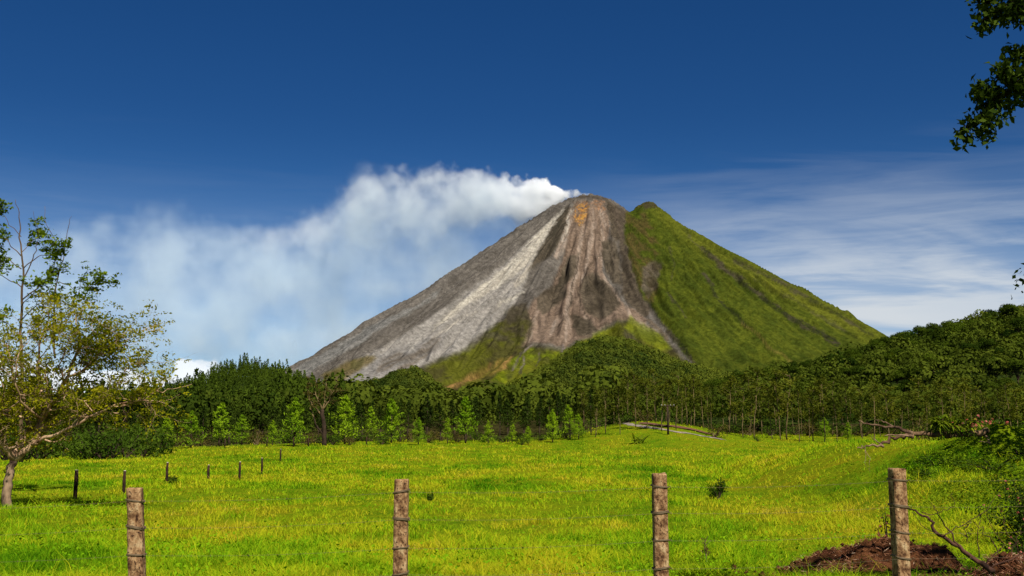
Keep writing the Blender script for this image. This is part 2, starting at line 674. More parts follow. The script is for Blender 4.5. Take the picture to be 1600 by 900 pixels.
def h_volcano(X, Y):
    dx1, dx2, dy_ = X - C1, X - C2, Y - VY
    r1 = np.hypot(dx1, dy_)
    r2 = np.hypot(dx2, dy_)
    t1 = np.arctan2(dx1, -dy_)
    t2 = np.arctan2(dx2, -dy_)
    # gullies run down the slope: noise narrow across, long along the fall line
    g1 = 0.5 * (fbm(t1 * 13 + 0.8 * vnoise(r1 / 260, t1 * 2) + 50, r1 / 900.0, 4, 0.62) - 0.5) + 0.35 * (0.42 - np.abs(2 * fbm(t1 * 11 + 0.9 * vnoise(r1 / 200, t1 * 4) + 7, r1 / 700.0, 4, 0.6) - 1) * 1.5)
    g2 = 0.5 * (fbm(t2 * 12 + 0.8 * vnoise(r2 / 260, t2 * 2) + 90, r2 / 1000.0, 4, 0.6) - 0.5) + 0.35 * (0.42 - np.abs(2 * fbm(t2 * 9 + 0.9 * vnoise(r2 / 200, t2 * 4) + 17, r2 / 800.0, 4, 0.6) - 1) * 1.5)
    r1e = r1 * (1 + 0.17 * sst(dx1, 20, 90) * sst(r1, 420, 120))
    a = np.interp(r1e, *L1) + g1 * np.interp(r1, [0, 150, 700, 1500, 2600], [14, 80, 170, 160, 50])
    b = np.interp(r2, *L2) + g2 * np.interp(r2, [0, 150, 700, 1500, 2600], [10, 62, 150, 130, 45])
    k = 22.0
    h = np.clip(0.5 + 0.5 * (a - b) / k, 0, 1)
    z = b + (a - b) * h + k * h * (1 - h)
    # broken rim of the crater, knobs on the shoulder
    z = z + 26 * (fbm(X / 24, Y / 24, 4, 0.65) - 0.5) * sst(z, 800, 1060)
    z = z + 6 * (fbm(X / 40 + 7, Y / 40, 4) - 0.5)
    for kx, kh, kw in ((-22, 9, 16), (4, 8, 14), (24, 12, 16)):
        z = z + kh * np.exp(-(((X - C2 - kx) / kw) ** 2 + ((Y - VY) / 40) ** 2))
    for kx, kh, kw in ((-30, 7, 12), (12, 11, 18), (48, 8, 14), (90, 6, 16)):
        z = z + kh * np.exp(-(((X - C1 - kx) / kw) ** 2 + ((Y - VY) / 34) ** 2))
    crater = sst(np.hypot(X - C1 - 10, Y - VY - 75), 62, 20)
    return z - 45 * crater


xs = np.concatenate([np.arange(-3300, -1250, 26), np.arange(-1250, 1900, 5.2), np.arange(1900, 3700, 26)])
ys = np.concatenate([np.arange(2150, 3300, 12), np.arange(3300, 5150, 6.0), np.arange(5150, 8000, 40)])
V, Q, X, Y, Z = grid_mesh(xs, ys, h_volcano)
vx, vy = PX(X, Y, Z)


def inpoly(x, y, poly):
    """signed-ish distance to a polygon outline, positive inside (photograph's pixel units)"""
    poly = np.asarray(poly, float)
    ins = np.zeros(x.shape, bool)
    dist = np.full(x.shape, 1e9)
    n = len(poly)
    for i in range(n):
        x0, y0 = poly[i]
        x1, y1 = poly[(i + 1) % n]
        if y0 != y1:
            ins ^= ((y0 > y) != (y1 > y)) & (x < (x1 - x0) * (y - y0) / (y1 - y0) + x0)
        L = (x1 - x0) ** 2 + (y1 - y0) ** 2 + 1e-9
        t = np.clip(((x - x0) * (x1 - x0) + (y - y0) * (y1 - y0)) / L, 0, 1)
        dist = np.minimum(dist, np.hypot(x - x0 - t * (x1 - x0), y - y0 - t * (y1 - y0)))
    return np.where(ins, dist, -dist)


front = Y < VY + 60
# wobble the outlines of the surface cover along the fall line
ta = np.arctan2(X - C1, -(Y - VY))
ra = np.hypot(X - C1, Y - VY)
wx = vx + 9 * (fbm(ta * 34, ra / 130, 4, 0.65) - 0.5) + 8 * (fbm(X / 34, Z / 26, 4, 0.65) - 0.5)
wy = vy + 9 * (fbm(X / 40 + 30, Z / 34 + 8, 4, 0.65) - 0.5)
streak = fbm(ta * 62 + 2 * vnoise(ra / 300, ta * 3), ra / 260, 4, 0.6)
streak2 = fbm(ta * 130 + 9, ra / 420, 3, 0.6)
grain = fbm(X / 11, Z / 9 + Y / 23, 3, 0.7)
blot = fbm(X / 62 + 5, Z / 44 + 2, 4, 0.62)
gm = fbm(X / 46 + 20, Z / 40, 4, 0.6)


def mask(poly, soft=2.5):
    return sst(inpoly(wx, wy, poly), -soft, soft)


def stroke(pts, w, soft=1.5):
    d = np.full(wx.shape, 1e9)
    for (x0, y0), (x1, y1) in zip(pts[:-1], pts[1:]):
        L = (x1 - x0) ** 2 + (y1 - y0) ** 2
        t = np.clip(((wx - x0) * (x1 - x0) + (wy - y0) * (y1 - y0)) / L, 0, 1)
        d = np.minimum(d, np.hypot(wx - x0 - t * (x1 - x0), wy - y0 - t * (y1 - y0)))
    return sst(-d, -w - soft, -w + soft)


COLR = np.zeros(X.shape + (3,))


def lay(m, c, c2=None, f=None):
    global COLR
    c = np.array(c, float)
    if c2 is not None:
        c = c + (np.array(c2, float) - c) * f[..., None]
    m = np.clip(m, 0, 1)[..., None]
    COLR = COLR * (1 - m) + c * m


sk = sst(streak, 0.36, 0.64)
sk2 = sst(streak2, 0.38, 0.62)
bl = sst(blot, 0.38, 0.62)
ASH, ASH2 = (0.084, 0.073, 0.060), (0.132, 0.116, 0.097)
lay(np.ones(X.shape), ASH, ASH2, np.clip(sk * 0.6 + bl * 0.5, 0, 1))
# outermost rim on the left, paler with distance haze put into its colour
lay(mask([(380, 620), (465, 572), (520, 543), (560, 520), (600, 498), (650, 476), (690, 450), (684, 460), (640, 490), (600, 512), (560, 538), (520, 562), (480, 585), (440, 600)], 2), (0.125, 0.12, 0.108), (0.175, 0.165, 0.148), sk2)
# grey scree fan
scree = mask([(882, 326), (888, 333), (866, 352), (850, 372), (834, 404), (831, 418), (822, 440), (813, 464), (790, 488), (772, 504), (728, 543), (682, 562), (640, 578), (600, 592), (577, 598), (535, 602), (530, 590), (559, 561), (619, 530), (668, 500), (728, 458), (777, 421), (825, 379), (861, 345)], 4)
lay(scree, (0.185, 0.168, 0.145), (0.26, 0.238, 0.208), np.clip(0.45 * sk + 0.55 * bl, 0, 1))
lay(mask([(535, 602), (559, 566), (619, 545), (668, 530), (700, 520), (690, 545), (620, 575), (577, 598)], 5) * 0.8, (0.16, 0.148, 0.135), (0.215, 0.20, 0.18), sk2)
# the pale fresh slide down its upper half
lay(mask([(880, 328), (874, 342), (860, 358), (846, 378), (836, 396), (826, 410), (812, 424), (796, 438), (772, 452), (748, 466), (722, 482), (700, 500), (674, 520), (690, 500), (712, 480), (740, 456), (770, 436), (790, 416), (812, 396), (832, 374), (852, 352)], 2.5) * (0.62 + 0.38 * sk2), (0.34, 0.305, 0.245), (0.43, 0.39, 0.315), sk)
lay(stroke([(832, 412), (818, 432), (806, 446)], 4, 2), (0.32, 0.285, 0.23))
lay(stroke([(818, 458), (800, 466), (780, 478)], 2.2, 1.5), (0.33, 0.30, 0.245))
lay(stroke([(740, 486), (716, 502), (690, 520), (676, 530)], 2.4, 1.5) * sk2, (0.34, 0.305, 0.25))
lay(stroke([(650, 535), (620, 552), (592, 572)], 2.5, 2) * sk2, (0.30, 0.275, 0.235))
lay(stroke([(664, 520), (640, 548)], 1.4, 1.5) * sk, (0.30, 0.275, 0.235))
for poly in ([(690, 528), (672, 530), (650, 548), (632, 562), (618, 582), (640, 574), (662, 558), (684, 545)], [(596, 560), (620, 552), (640, 556), (610, 575), (585, 585)]):
    lay(mask(poly, 3) * (0.35 + 0.5 * sk2), (0.085, 0.068, 0.050), (0.13, 0.105, 0.08), bl)
# dark rib left of the summit
lay(mask([(886, 322), (897, 326), (893, 345), (884, 362), (872, 384), (858, 402), (838, 414), (826, 424), (832, 404), (848, 380), (864, 352), (874, 338)], 2), (0.040, 0.034, 0.024), (0.075, 0.060, 0.042), sk2)
# brownish-pink lava field
pink = mask([(897, 316), (945, 314), (952, 340), (950, 372), (944, 400), (938, 424), (958, 452), (976, 478), (996, 486), (1010, 500), (1004, 512), (984, 500), (960, 500), (940, 512), (922, 528), (896, 534), (880, 545), (860, 536), (830, 536), (812, 545), (822, 528), (826, 512), (824, 486), (836, 468), (858, 450), (870, 430), (880, 400), (884, 370), (892, 346)], 3)
lay(pink, (0.125, 0.088, 0.062), (0.185, 0.132, 0.094), np.clip(sk * 0.6 + bl * 0.4, 0, 1))
for pts, w, k in (([(893, 328), (889, 352), (880, 378), (868, 402)], 3.2, 1), ([(912, 352), (904, 390), (898, 434), (890, 462), (884, 486), (866, 508), (850, 528)], 4.2, 0.9), ([(884, 486), (888, 510), (886, 530)], 4.5, 0.7), ([(904, 470), (914, 496), (926, 520)], 3, 0.6),
                  ([(938, 330), (943, 360), (940, 392), (934, 420), (946, 442), (962, 462), (978, 484)], 4, 0.9), ([(926, 316), (928, 350), (922, 384), (918, 412), (908, 440)], 2.4, 0.8), ([(955, 385), (962, 412), (968, 440)], 2.6, 0.9), ([(838, 470), (834, 500), (824, 530)], 5, 0.6), ([(976, 482), (1000, 506), (1030, 524)], 4, 0.8)):
    lay(stroke(pts, w, 2) * k * (0.55 + 0.45 * sk2), (0.225, 0.160, 0.115), (0.30, 0.235, 0.18), sk)
lay(stroke([(892, 328), (888, 352), (880, 376)], 1.6, 1), (0.33, 0.29, 0.235))
# the darker lobes left between the flows
for poly in ([(912, 434), (922, 426), (934, 428), (950, 446), (966, 466), (972, 478), (958, 490), (936, 500), (920, 490), (910, 474), (906, 452)],
             [(892, 492), (908, 496), (924, 502), (934, 516), (924, 526), (904, 524), (894, 510)],
             [(940, 376), (952, 372), (964, 380), (968, 404), (972, 430), (972, 446), (958, 440), (946, 422), (942, 400)],
             [(838, 466), (861, 446), (884, 440), (884, 462), (868, 478), (850, 492), (840, 482)],
             [(890, 398), (902, 396), (896, 430), (884, 446), (872, 446), (880, 420)],
             [(800, 476), (822, 472), (832, 506), (824, 520), (800, 532), (782, 520), (788, 496)]):
    lay(mask(poly, 2.5) * 0.92, (0.052, 0.042, 0.028), (0.088, 0.070, 0.048), bl)
for pts, w in (([(905, 392), (899, 424), (893, 450), (891, 478)], 1.3), ([(930, 400), (914, 430), (904, 452), (908, 478)], 1.2), ([(893, 470), (880, 496), (872, 515)], 1.0), ([(920, 500), (912, 480)], 1.0), ([(934, 402), (946, 398)], 1.2), ([(884, 404), (872, 432), (850, 462)], 0.9)):
    lay(stroke(pts, w, 1.2) * 0.85, (0.034, 0.026, 0.018))
# dark shoulder between the two summits
lay(mask([(946, 312), (962, 320), (980, 330), (988, 336), (978, 372), (990, 415), (1002, 458), (1016, 482), (1008, 496), (988, 480), (974, 460), (972, 420), (966, 380), (954, 366), (952, 340)], 2.5), (0.056, 0.044, 0.031), (0.088, 0.069, 0.047), np.clip(bl * 0.6 + sk2 * 0.4, 0, 1))
lay(stroke([(962, 330), (968, 352), (974, 372)], 3, 3) * 0.4, (0.12, 0.09, 0.068))
# sulphur stained rocks
lay(mask([(897, 322), (916, 317), (922, 326), (916, 344), (906, 352), (898, 344)], 2) * sst(grain, 0.42, 0.52), (0.36, 0.20, 0.05), (0.27, 0.12, 0.035), sk2)
lay(mask([(925, 312), (945, 315), (947, 332), (930, 328)], 2) * sst(grain, 0.5, 0.6) * 0.7, (0.24, 0.115, 0.05))
lay(stroke([(904, 309), (920, 307), (944, 310)], 2.2, 1.5) * 0.85, (0.055, 0.042, 0.03))
# green right-hand cone
green = mask([(979, 334), (992, 322), (1012, 314), (1040, 318), (1500, 540), (1500, 660), (1150, 680), (1095, 600), (1079, 563), (1060, 540), (1043, 518), (1030, 498), (1019, 482), (1000, 458), (988, 415), (976, 373)], 2.5)
lay(green, (0.042, 0.055, 0.007), (0.078, 0.091, 0.009), np.clip(sst(gm, 0.36, 0.64) * 0.55 + sk * 0.45, 0, 1))
lay(green * sst(fbm(X / 15 + 3, Z / 13, 3, 0.7), 0.52, 0.66) * 0.5, (0.030, 0.045, 0.005))
lay(green * stroke([(1030, 330), (1100, 385), (1180, 430), (1280, 482), (1365, 525)], 10, 12) * 0.5, (0.105, 0.115, 0.012), (0.13, 0.13, 0.014), sk)
lay(mask([(979, 334), (992, 322), (1006, 318), (1012, 340), (1024, 365), (1032, 395), (1026, 425), (1026, 460), (1018, 480), (1000, 458), (988, 415), (976, 373)], 4) * sst(gm, 0.36, 0.56) * 0.85, (0.075, 0.052, 0.018), (0.045, 0.042, 0.012), sk2)
lay(mask([(1004, 418), (1022, 406), (1032, 412), (1026, 446), (1014, 466), (1004, 452)], 2.5) * 0.85, (0.05, 0.038, 0.024), (0.10, 0.08, 0.058), bl)
lay(mask([(1002, 318), (1010, 315), (1030, 318), (1024, 326), (1008, 326)], 2) * 0.8, (0.045, 0.034, 0.02))
for pts, w, m in (([(1099, 389), (1116, 402), (1134, 421), (1158, 438), (1176, 452), (1206, 476), (1243, 500), (1280, 520), (1309, 538)], 4.2, 0.9),
                  ([(1097, 428), (1110, 442), (1122, 464), (1138, 482), (1152, 494), (1172, 515)], 2.2, 0.9),
                  ([(1043, 458), (1058, 478), (1073, 497)], 1.3, 0.85), ([(1046, 385), (1052, 412), (1048, 436)], 1.2, 0.6), ([(1070, 360), (1092, 386), (1112, 405)], 1.4, 0.6),
                  ([(1150, 408), (1218, 440), (1285, 478), (1364, 524)], 3.0, 0.75), ([(1180, 436), (1240, 470), (1300, 505), (1340, 530)], 1.8, 0.5),
                  ([(1043, 520), (1058, 532), (1073, 550), (1091, 574), (1104, 600)], 3, 0.9), ([(1030, 500), (1046, 520)], 2.5, 0.8), ([(1010, 470), (1026, 490)], 3, 0.6)):
    lay(stroke(pts, w, 1.5) * m * sst(grain + 0.35 * blot, 0.36, 0.62), (0.022, 0.024, 0.010), (0.055, 0.045, 0.028), bl)
lay(stroke([(1160, 505), (1188, 530), (1212, 550), (1236, 566)], 1.4, 1.5) * 0.7, (0.14, 0.11, 0.025))
lay(stroke([(1012, 500), (1030, 516), (1044, 530)], 2.4, 1.5), (0.13, 0.10, 0.07))
# olive and yellow-green lower slopes
low = mask([(800, 478), (822, 484), (832, 510), (818, 540), (840, 540), (880, 548), (900, 536), (926, 528), (944, 512), (962, 500), (984, 500), (1004, 514), (1030, 522), (1050, 540), (1080, 575), (1100, 640), (700, 660), (620, 600), (680, 566), (728, 545), (772, 506)], 7)
high_ = sst(wy, 545, 490)
lay(low * (1 - 0.75 * high_ * (1 - bl)), (0.042, 0.036, 0.014), (0.082, 0.086, 0.010), np.clip((bl * 0.7 + sk * 0.3) * (1 - 0.7 * high_), 0, 1))
lay(mask([(800, 560), (830, 545), (880, 552), (905, 540), (940, 516), (966, 502), (972, 520), (930, 540), (900, 566), (860, 585), (800, 605), (770, 596), (780, 575)], 4) * (0.35 + 0.65 * sst(gm, 0.35, 0.55)), (0.095, 0.118, 0.007), (0.15, 0.16, 0.009), bl)
lay(mask([(985, 494), (1005, 506), (1035, 526), (1050, 545), (1030, 550), (1000, 530), (975, 515)], 3) * 0.8, (0.095, 0.115, 0.008), (0.135, 0.15, 0.01), bl)
lay(mask([(800, 556), (770, 566), (730, 586), (690, 606), (700, 612), (750, 594), (790, 576)], 3) * (0.3 + 0.7 * sk2), (0.24, 0.14, 0.045), (0.13, 0.10, 0.02), sk)
for pts, w in (([(876, 540), (876, 556), (886, 574)], 2.4), ([(830, 538), (812, 556), (800, 580)], 1.2), ([(842, 552), (838, 570)], 1.0), ([(820, 560), (812, 584)], 0.9)):
    lay(stroke(pts, w, 1.2) * 0.9, (0.07, 0.055, 0.045), (0.17, 0.14, 0.12), sk2)
lay(mask([(500, 588), (540, 566), (575, 556), (590, 560), (560, 578), (530, 600)], 3) * 0.9, (0.070, 0.060, 0.015), (0.115, 0.088, 0.035), bl)
# far side of the cone: same two covers without the fine detail
back = ~front
COLR[back] = np.where((X[back] > (C1 + C2) / 2 + 60)[:, None], [0.07, 0.09, 0.01], [0.11, 0.09, 0.072])
COLR *= (0.70 + 0.60 * grain)[..., None]

g = Geo()
g.add(V, Q)
me = g.mesh('volcano', None, smooth=True)
ca = me.color_attributes.new('cover', 'FLOAT_COLOR', 'POINT')
rgba = np.ones((V.shape[0], 4), np.float32)
rgba[:, :3] = COLR.reshape(-1, 3)
ca.data.foreach_set('color', rgba.ravel())
m, nt, out = new_mat('volcanic_slope')
at = nt.new('ShaderNodeAttribute', attribute_name='cover')
geo_n = nt.new('ShaderNodeNewGeometry')
nn = nt.noise(geo_n.outputs['Position'], 0.06, 6.0, 0.8)
n_f = nt.noise(geo_n.outputs['Position'], 0.012, 5.0, 0.7)
cc = nt.mix(1.0, at.outputs['Color'], nt.mix(nt.smooth(nn, 0.3, 0.7), (0.58, 0.58, 0.58), (1.36, 1.36, 1.36)), 'MULTIPLY')
principled(nt, out, cc, 1.0, 0.0, nt.math('ADD', nn, nt.math('MULTIPLY', n_f, 1.5)), 16.0, 0.8)
me.materials.append(m)
vo = bpy.data.objects.new('volcano', me)
COL.objects.link(vo)
tag(vo, kind='structure')


# ------------------------------------------------------------------ smoke from the crater
def smoke_volume(name, label, box, voxel, shape, albedo, aniso):
    """a grid of smoke density: the field `shape` builds is evaluated once on a lattice of voxels"""
    m, nt, out = new_mat(name)
    pv = nt.new('ShaderNodeVolumePrincipled')
    pv.inputs['Color'].default_value = (*albedo, 1)
    pv.inputs['Density'].default_value = 1.0
    pv.inputs['Anisotropy'].default_value = aniso
    nt.link(pv.outputs[0], out.inputs['Volume'])
    ng = bpy.data.node_groups.new(name, 'GeometryNodeTree')
    ng.interface.new_socket('Geometry', in_out='INPUT', socket_type='NodeSocketGeometry')
    ng.interface.new_socket('Geometry', in_out='OUTPUT', socket_type='NodeSocketGeometry')
    ng.is_modifier = True
    G = NT(ng)
    p = G.new('GeometryNodeInputPosition').outputs[0]
    d = shape(G, p)
    vc = G.new('GeometryNodeVolumeCube')
    G.put(vc.inputs['Density'], d)
    vc.inputs['Min'].default_value = box[0]
    vc.inputs['Max'].default_value = box[1]
    for ax, k in zip('XYZ', range(3)):
        vc.inputs['Resolution ' + ax].default_value = max(2, int((box[1][k] - box[0][k]) / voxel))
    sm = G.new('GeometryNodeSetMaterial')
    G.link(vc.outputs[0], sm.inputs[0])
    sm.inputs['Material'].default_value = m
    go = G.new('NodeGroupOutput')
    G.link(sm.outputs[0], go.inputs[0])
    me = bpy.data.meshes.new(name)
    me.materials.append(m)
    o = bpy.data.objects.new(name, me)
    COL.objects.link(o)
    md = o.modifiers.new('smoke', 'NODES')
    md.node_group = ng
    return tag(o, label, 'smoke', kind='stuff')


def build_smoke():
    mpx = (VY + 60) / FPX
    x_of = lambda px: (px - 800) * mpx
    z_of = lambda py: P(800, py, VY + 60).z
    xa, xb = x_of(-280), x_of(924)
    z0, z1 = z_of(640), z_of(225)

    def field(nt, p, veil):
        X_, Y_, Z_ = nt.sep(p)[0:3]
        s = nt.math('SUBTRACT', x_of(915), X_)                       # metres downwind of the vent
        n_big = nt.noise(p, 1 / 230.0, 3.0, 0.5, 0.0)
        n_mid = nt.noise(p, 1 / 80.0, 6.0, 0.68, 0.4)
        vz = nt.new('ShaderNodeTexVoronoi', feature='SMOOTH_F1')
        nt.put(vz.inputs['Vector'], nt.vmath('ADD', p, nt.vmath('SCALE', nt.noise(p, 1 / 70.0, 3.0, 0.6, out='Color'), scale=60.0)))
        vz.inputs['Scale'].default_value = 1 / 75.0
        vz.inputs['Smoothness'].default_value = 0.25
        puff = nt.math('SUBTRACT', 0.45, vz.outputs['Distance'])     # rounded billows
        wob = nt.math('ADD', nt.math('MULTIPLY', nt.math('SUBTRACT', n_big, 0.5), nt.smooth(s, 0, 900, 20, 330, 'LINEAR')),
                      nt.math('ADD', nt.math('MULTIPLY', nt.math('SUBTRACT', n_mid, 0.5), nt.smooth(s, 0, 300, 70, 150, 'LINEAR')),
                              nt.math('MULTIPLY', puff, nt.smooth(s, 0, 300, 60, 110, 'LINEAR'))))
        top_pts = [(-280, 322), (0, 316), (120, 306), (240, 300), (340, 330), (420, 324), (470, 322), (530, 284), (570, 262), (640, 264), (700, 258), (760, 268), (800, 277), (840, 286), (880, 295), (905, 303), (924, 309)]
        T = nt.curve(X_, [(x_of(a), z_of(b)) for a, b in top_pts], xa, xb, z0, z1)
        dt = nt.math('SUBTRACT', nt.math('ADD', T, wob), Z_)
        up = nt.smooth(nt.math('DIVIDE', dt, nt.smooth(s, 100, 1500, 7, 120 if not veil else 260, 'LINEAR')), 0.0, 1.0)
        yc = nt.math('ADD', VY + 40, nt.math('MULTIPLY', s, 0.16))
        if veil:
            bot_pts = [(-280, 600), (0, 605), (300, 605), (500, 600), (620, 540), (720, 470), (800, 410), (860, 350), (924, 314)]
            half = nt.smooth(s, 0, 900, 50, 240, 'LINEAR')
            edge = nt.smooth(dt, 60, 420, 0.9, 1.1)
            dens = nt.curve(s, [(0, 0.0), (250, 0.4), (500, 0.9), (1000, 1.0), (1500, 1.0), (2000, 0.8), (2500, 0.65), (3500, 0.4)], 0, 3600, 0, 1)
            core = nt.smooth(nt.math('ADD', nt.math('MULTIPLY', n_big, 0.7), nt.math('MULTIPLY', n_mid, 0.3)), 0.38, 0.64, 0.12, 1.35)
            k, bsoft = VEIL_D, 260
        else:
            bot_pts = [(-280, 420), (300, 400), (500, 400), (620, 400), (720, 370), (780, 348), (820, 350), (845, 344), (870, 328), (890, 314), (905, 312), (924, 313)]
            half = nt.smooth(s, 0, 900, 42, 170, 'LINEAR')
            edge = nt.smooth(dt, 60, 300, 1.4, 0.5)
            dens = nt.curve(s, [(0, 1.0), (130, 0.65), (230, 0.17), (400, 0.055), (700, 0.028), (1000, 0.016), (1500, 0.008), (1900, 0.0)], 0, 1900, 0, 1)
            core = nt.smooth(nt.math('ADD', nt.math('MULTIPLY', n_big, 0.6), nt.math('MULTIPLY', n_mid, 0.4)), 0.42, 0.58, 0.02, 1.7)
            k, bsoft = PLUME_D, 150
        B = nt.curve(X_, [(x_of(a), z_of(b)) for a, b in bot_pts], xa, xb, z0, z1)
        dn = nt.smooth(nt.math('SUBTRACT', nt.math('ADD', Z_, wob), B), 0.0, nt.smooth(s, 0, 900, 10, bsoft, 'LINEAR'))
        dyy = nt.math('ABSOLUTE', nt.math('SUBTRACT', Y_, nt.math('ADD', yc, nt.math('MULTIPLY', wob, 0.5))))
        fy = nt.smooth(nt.math('DIVIDE', dyy, half), 1.0, 0.7)
        d = nt.math('MULTIPLY', nt.math('MULTIPLY', nt.math('MULTIPLY', nt.math('MULTIPLY', up, dn), fy), dens), nt.math('MULTIPLY', edge, core))
        return nt.math('MULTIPLY', d, k)

    smoke_volume('smoke_plume', 'dense white smoke billowing from the volcano crater', ((x_of(250), VY - 190, z_of(430)), (x_of(926), VY + 520, z_of(225))), 5.5,
                 lambda G, p: field(G, p, False), (0.995, 0.999, 1.0), -0.5)
    smoke_volume('smoke_veil', 'thin pale smoke spread across the sky left of the volcano', ((xa, VY - 160, z0), (x_of(900), VY + 980, z1)), 13.0,
                 lambda G, p: field(G, p, True), (0.84, 0.95, 1.0), -0.4)


PLUME_D, VEIL_D = 0.10, 0.0024
build_smoke()
#TREES_HERE
# ------------------------------------------------------------------ tree builders (all local: base at the origin)
def unit(v):
    v = np.asarray(v, float)
    return v / (np.linalg.norm(v, axis=-1, keepdims=True) + 1e-9)


def pine_parts(h, bare, width, n_card, card, seed, lean=0.0, up=0.35, cone=False, thin=0.34):
    """a pine: whorls of rising branches carrying upright needle tufts, shorter towards the top"""
    rg = np.random.default_rng(seed)
    random.seed(seed)
    T = Geo()
    C = Geo()
    pts = [(lean * (t ** 2) * h * 0.3, 0.0, t * h) for t in np.linspace(-0.02, 0.97, 8)]
    tube(T, pts, [h * 0.017 * (1.05 - t * 0.9) + 0.01 for t in np.linspace(0, 1, 8)], 6)
    lev = np.linspace(bare, 0.985, int(8 + h * 0.75))
    cen, nor, alo = [], [], []
    for z in lev:
        f = (z - bare) / (1 - bare)
        L0 = width * (math.sin(min(1.0, f * 3.0 + 0.35) * math.pi / 2)) * (1 - f) ** 0.75 + 0.12
        if cone:
            L0 = width * (1 - f) ** 0.85 + 0.10
        nb = rg.integers(4, 7)
        a0 = rg.random() * 6.28
        for b in range(nb):
            if rg.random() < 0.12:
                continue
            a = a0 + b * 6.283 / nb + rg.normal() * 0.25
            L = L0 * rg.uniform(0.55, 1.2)
            d = np.array([math.cos(a), math.sin(a), up + 0.25 * f + rg.normal() * 0.12])
            base = np.array([lean * z * z * h * 0.3, 0, z * h + rg.normal() * 0.12])
            tip = base + d * L
            if L > 0.5:
                tube(T, [base, base + d * L * 0.5, tip], [0.028, 0.018, 0.008], 3, cap=False)
            k = max(2, int(n_card / (len(lev) * 5)))
            t = rg.uniform(0.25, 1.05, k) ** 0.8
            c = base + d * L * t[:, None] + rg.normal(size=(k, 3)) * 0.10 * (L + 0.5)
            cen.append(c)
            nor.append(np.tile([math.cos(a) * 0.6, math.sin(a) * 0.6, 0.7], (k, 1)))
            alo.append(np.tile([math.cos(a) * 0.5, math.sin(a) * 0.5, 1.0], (k, 1)))
    cen = np.concatenate(cen)
    cards(C, cen, card * rg.uniform(0.7, 1.3, len(cen)), np.concatenate(nor), 0.8, thin, np.concatenate(alo), rg)
    return T, C


def slender_parts(h, seed, spread=2.0, n=700, card=0.36, bare=0.36):
    """thin straight trunk, a few steep limbs, sparse ragged crown"""
    rg = np.random.default_rng(seed)
    random.seed(seed)
    T, C = Geo(), Geo()
    wob = rg.normal(size=(9, 2)) * 0.08
    tt = np.linspace(-0.02, 0.95, 9)
    trunk = np.stack([np.cumsum(wob[:, 0]), np.cumsum(wob[:, 1]), tt * h], 1)
    tube(T, trunk, [0.10 * (1.05 - t * 0.85) + 0.012 for t in tt], 5)
    cen = []
    for i in range(16):
        z = rg.uniform(bare, 0.97)
        p = np.array([np.interp(z, tt, trunk[:, 0]), np.interp(z, tt, trunk[:, 1]), z * h])
        a = rg.random() * 6.28
        L = spread * rg.uniform(0.45, 1.1) * (1.15 - 0.6 * abs(z - 0.65) / 0.35)
        d = np.array([math.cos(a), math.sin(a), rg.uniform(0.3, 1.0)])
        tip = p + d * L
        tube(T, [p, p + d * L * 0.5 + rg.normal(size=3) * 0.06, tip], [0.04, 0.025, 0.01], 3, cap=False)
        k = int(n / 16)
        t = rg.uniform(0.35, 1.15, k)
        cen.append(p + d * L * t[:, None] + rg.normal(size=(k, 3)) * 0.26)
    cen = np.concatenate(cen)
    cards(C, cen, card * rg.uniform(0.6, 1.4, len(cen)), unit(cen - [0, 0, h * 0.6]) + [0, 0, 0.5], 0.9, 0.6, None, rg)
    return T, C


def broad_parts(h, w, seed, n=900, card=0.5, trunk_h=0.45, lobes=9, flat=0.62):
    """rainforest tree: trunk forking into limbs, crown made of several leafy domes with gaps between"""
    rg = np.random.default_rng(seed)
    random.seed(seed)
    T, C = Geo(), Geo()
    th = h * trunk_h
    tube(T, [(0, 0, -0.3), (0.1, 0, th * 0.5), (0, 0.1, th)], [0.03 * h, 0.022 * h, 0.018 * h], 6)
    cen, nor = [], []
    for i in range(lobes):
        a = i * 2.4 + rg.normal() * 0.3
        rr = w * 0.62 * math.sqrt((i + 0.3) / lobes)
        c = np.array([math.cos(a) * rr, math.sin(a) * rr, h * (0.80 - 0.22 * (rr / w) ** 2) + rg.normal() * h * 0.035])
        tube(T, [(0, 0, th * 0.92), tuple((np.array([0, 0, th]) + c) * 0.5), tuple(c)], [0.013 * h, 0.009 * h, 0.004 * h], 4, cap=False)
        R0 = w * rg.uniform(0.34, 0.5)
        k = int(n / lobes)
        v = unit(rg.normal(size=(k, 3)))
        v[:, 2] = np.abs(v[:, 2]) * 1.0 - 0.35 * (rg.random(k) < 0.35)
        v = unit(v)
        r = R0 * rg.uniform(0.62, 1.08, k) * (0.85 + 0.3 * vnoise(v[:, 0] * 3 + i, v[:, 1] * 3 + 7))
        cen.append(c + v * r[:, None] * [1, 1, flat])
        nor.append(v + [0, 0, 0.35])
    cards(C, np.concatenate(cen), card * rg.uniform(0.6, 1.35, len(np.concatenate(cen))), np.concatenate(nor), 0.55, 0.7, None, rg)
    return T, C


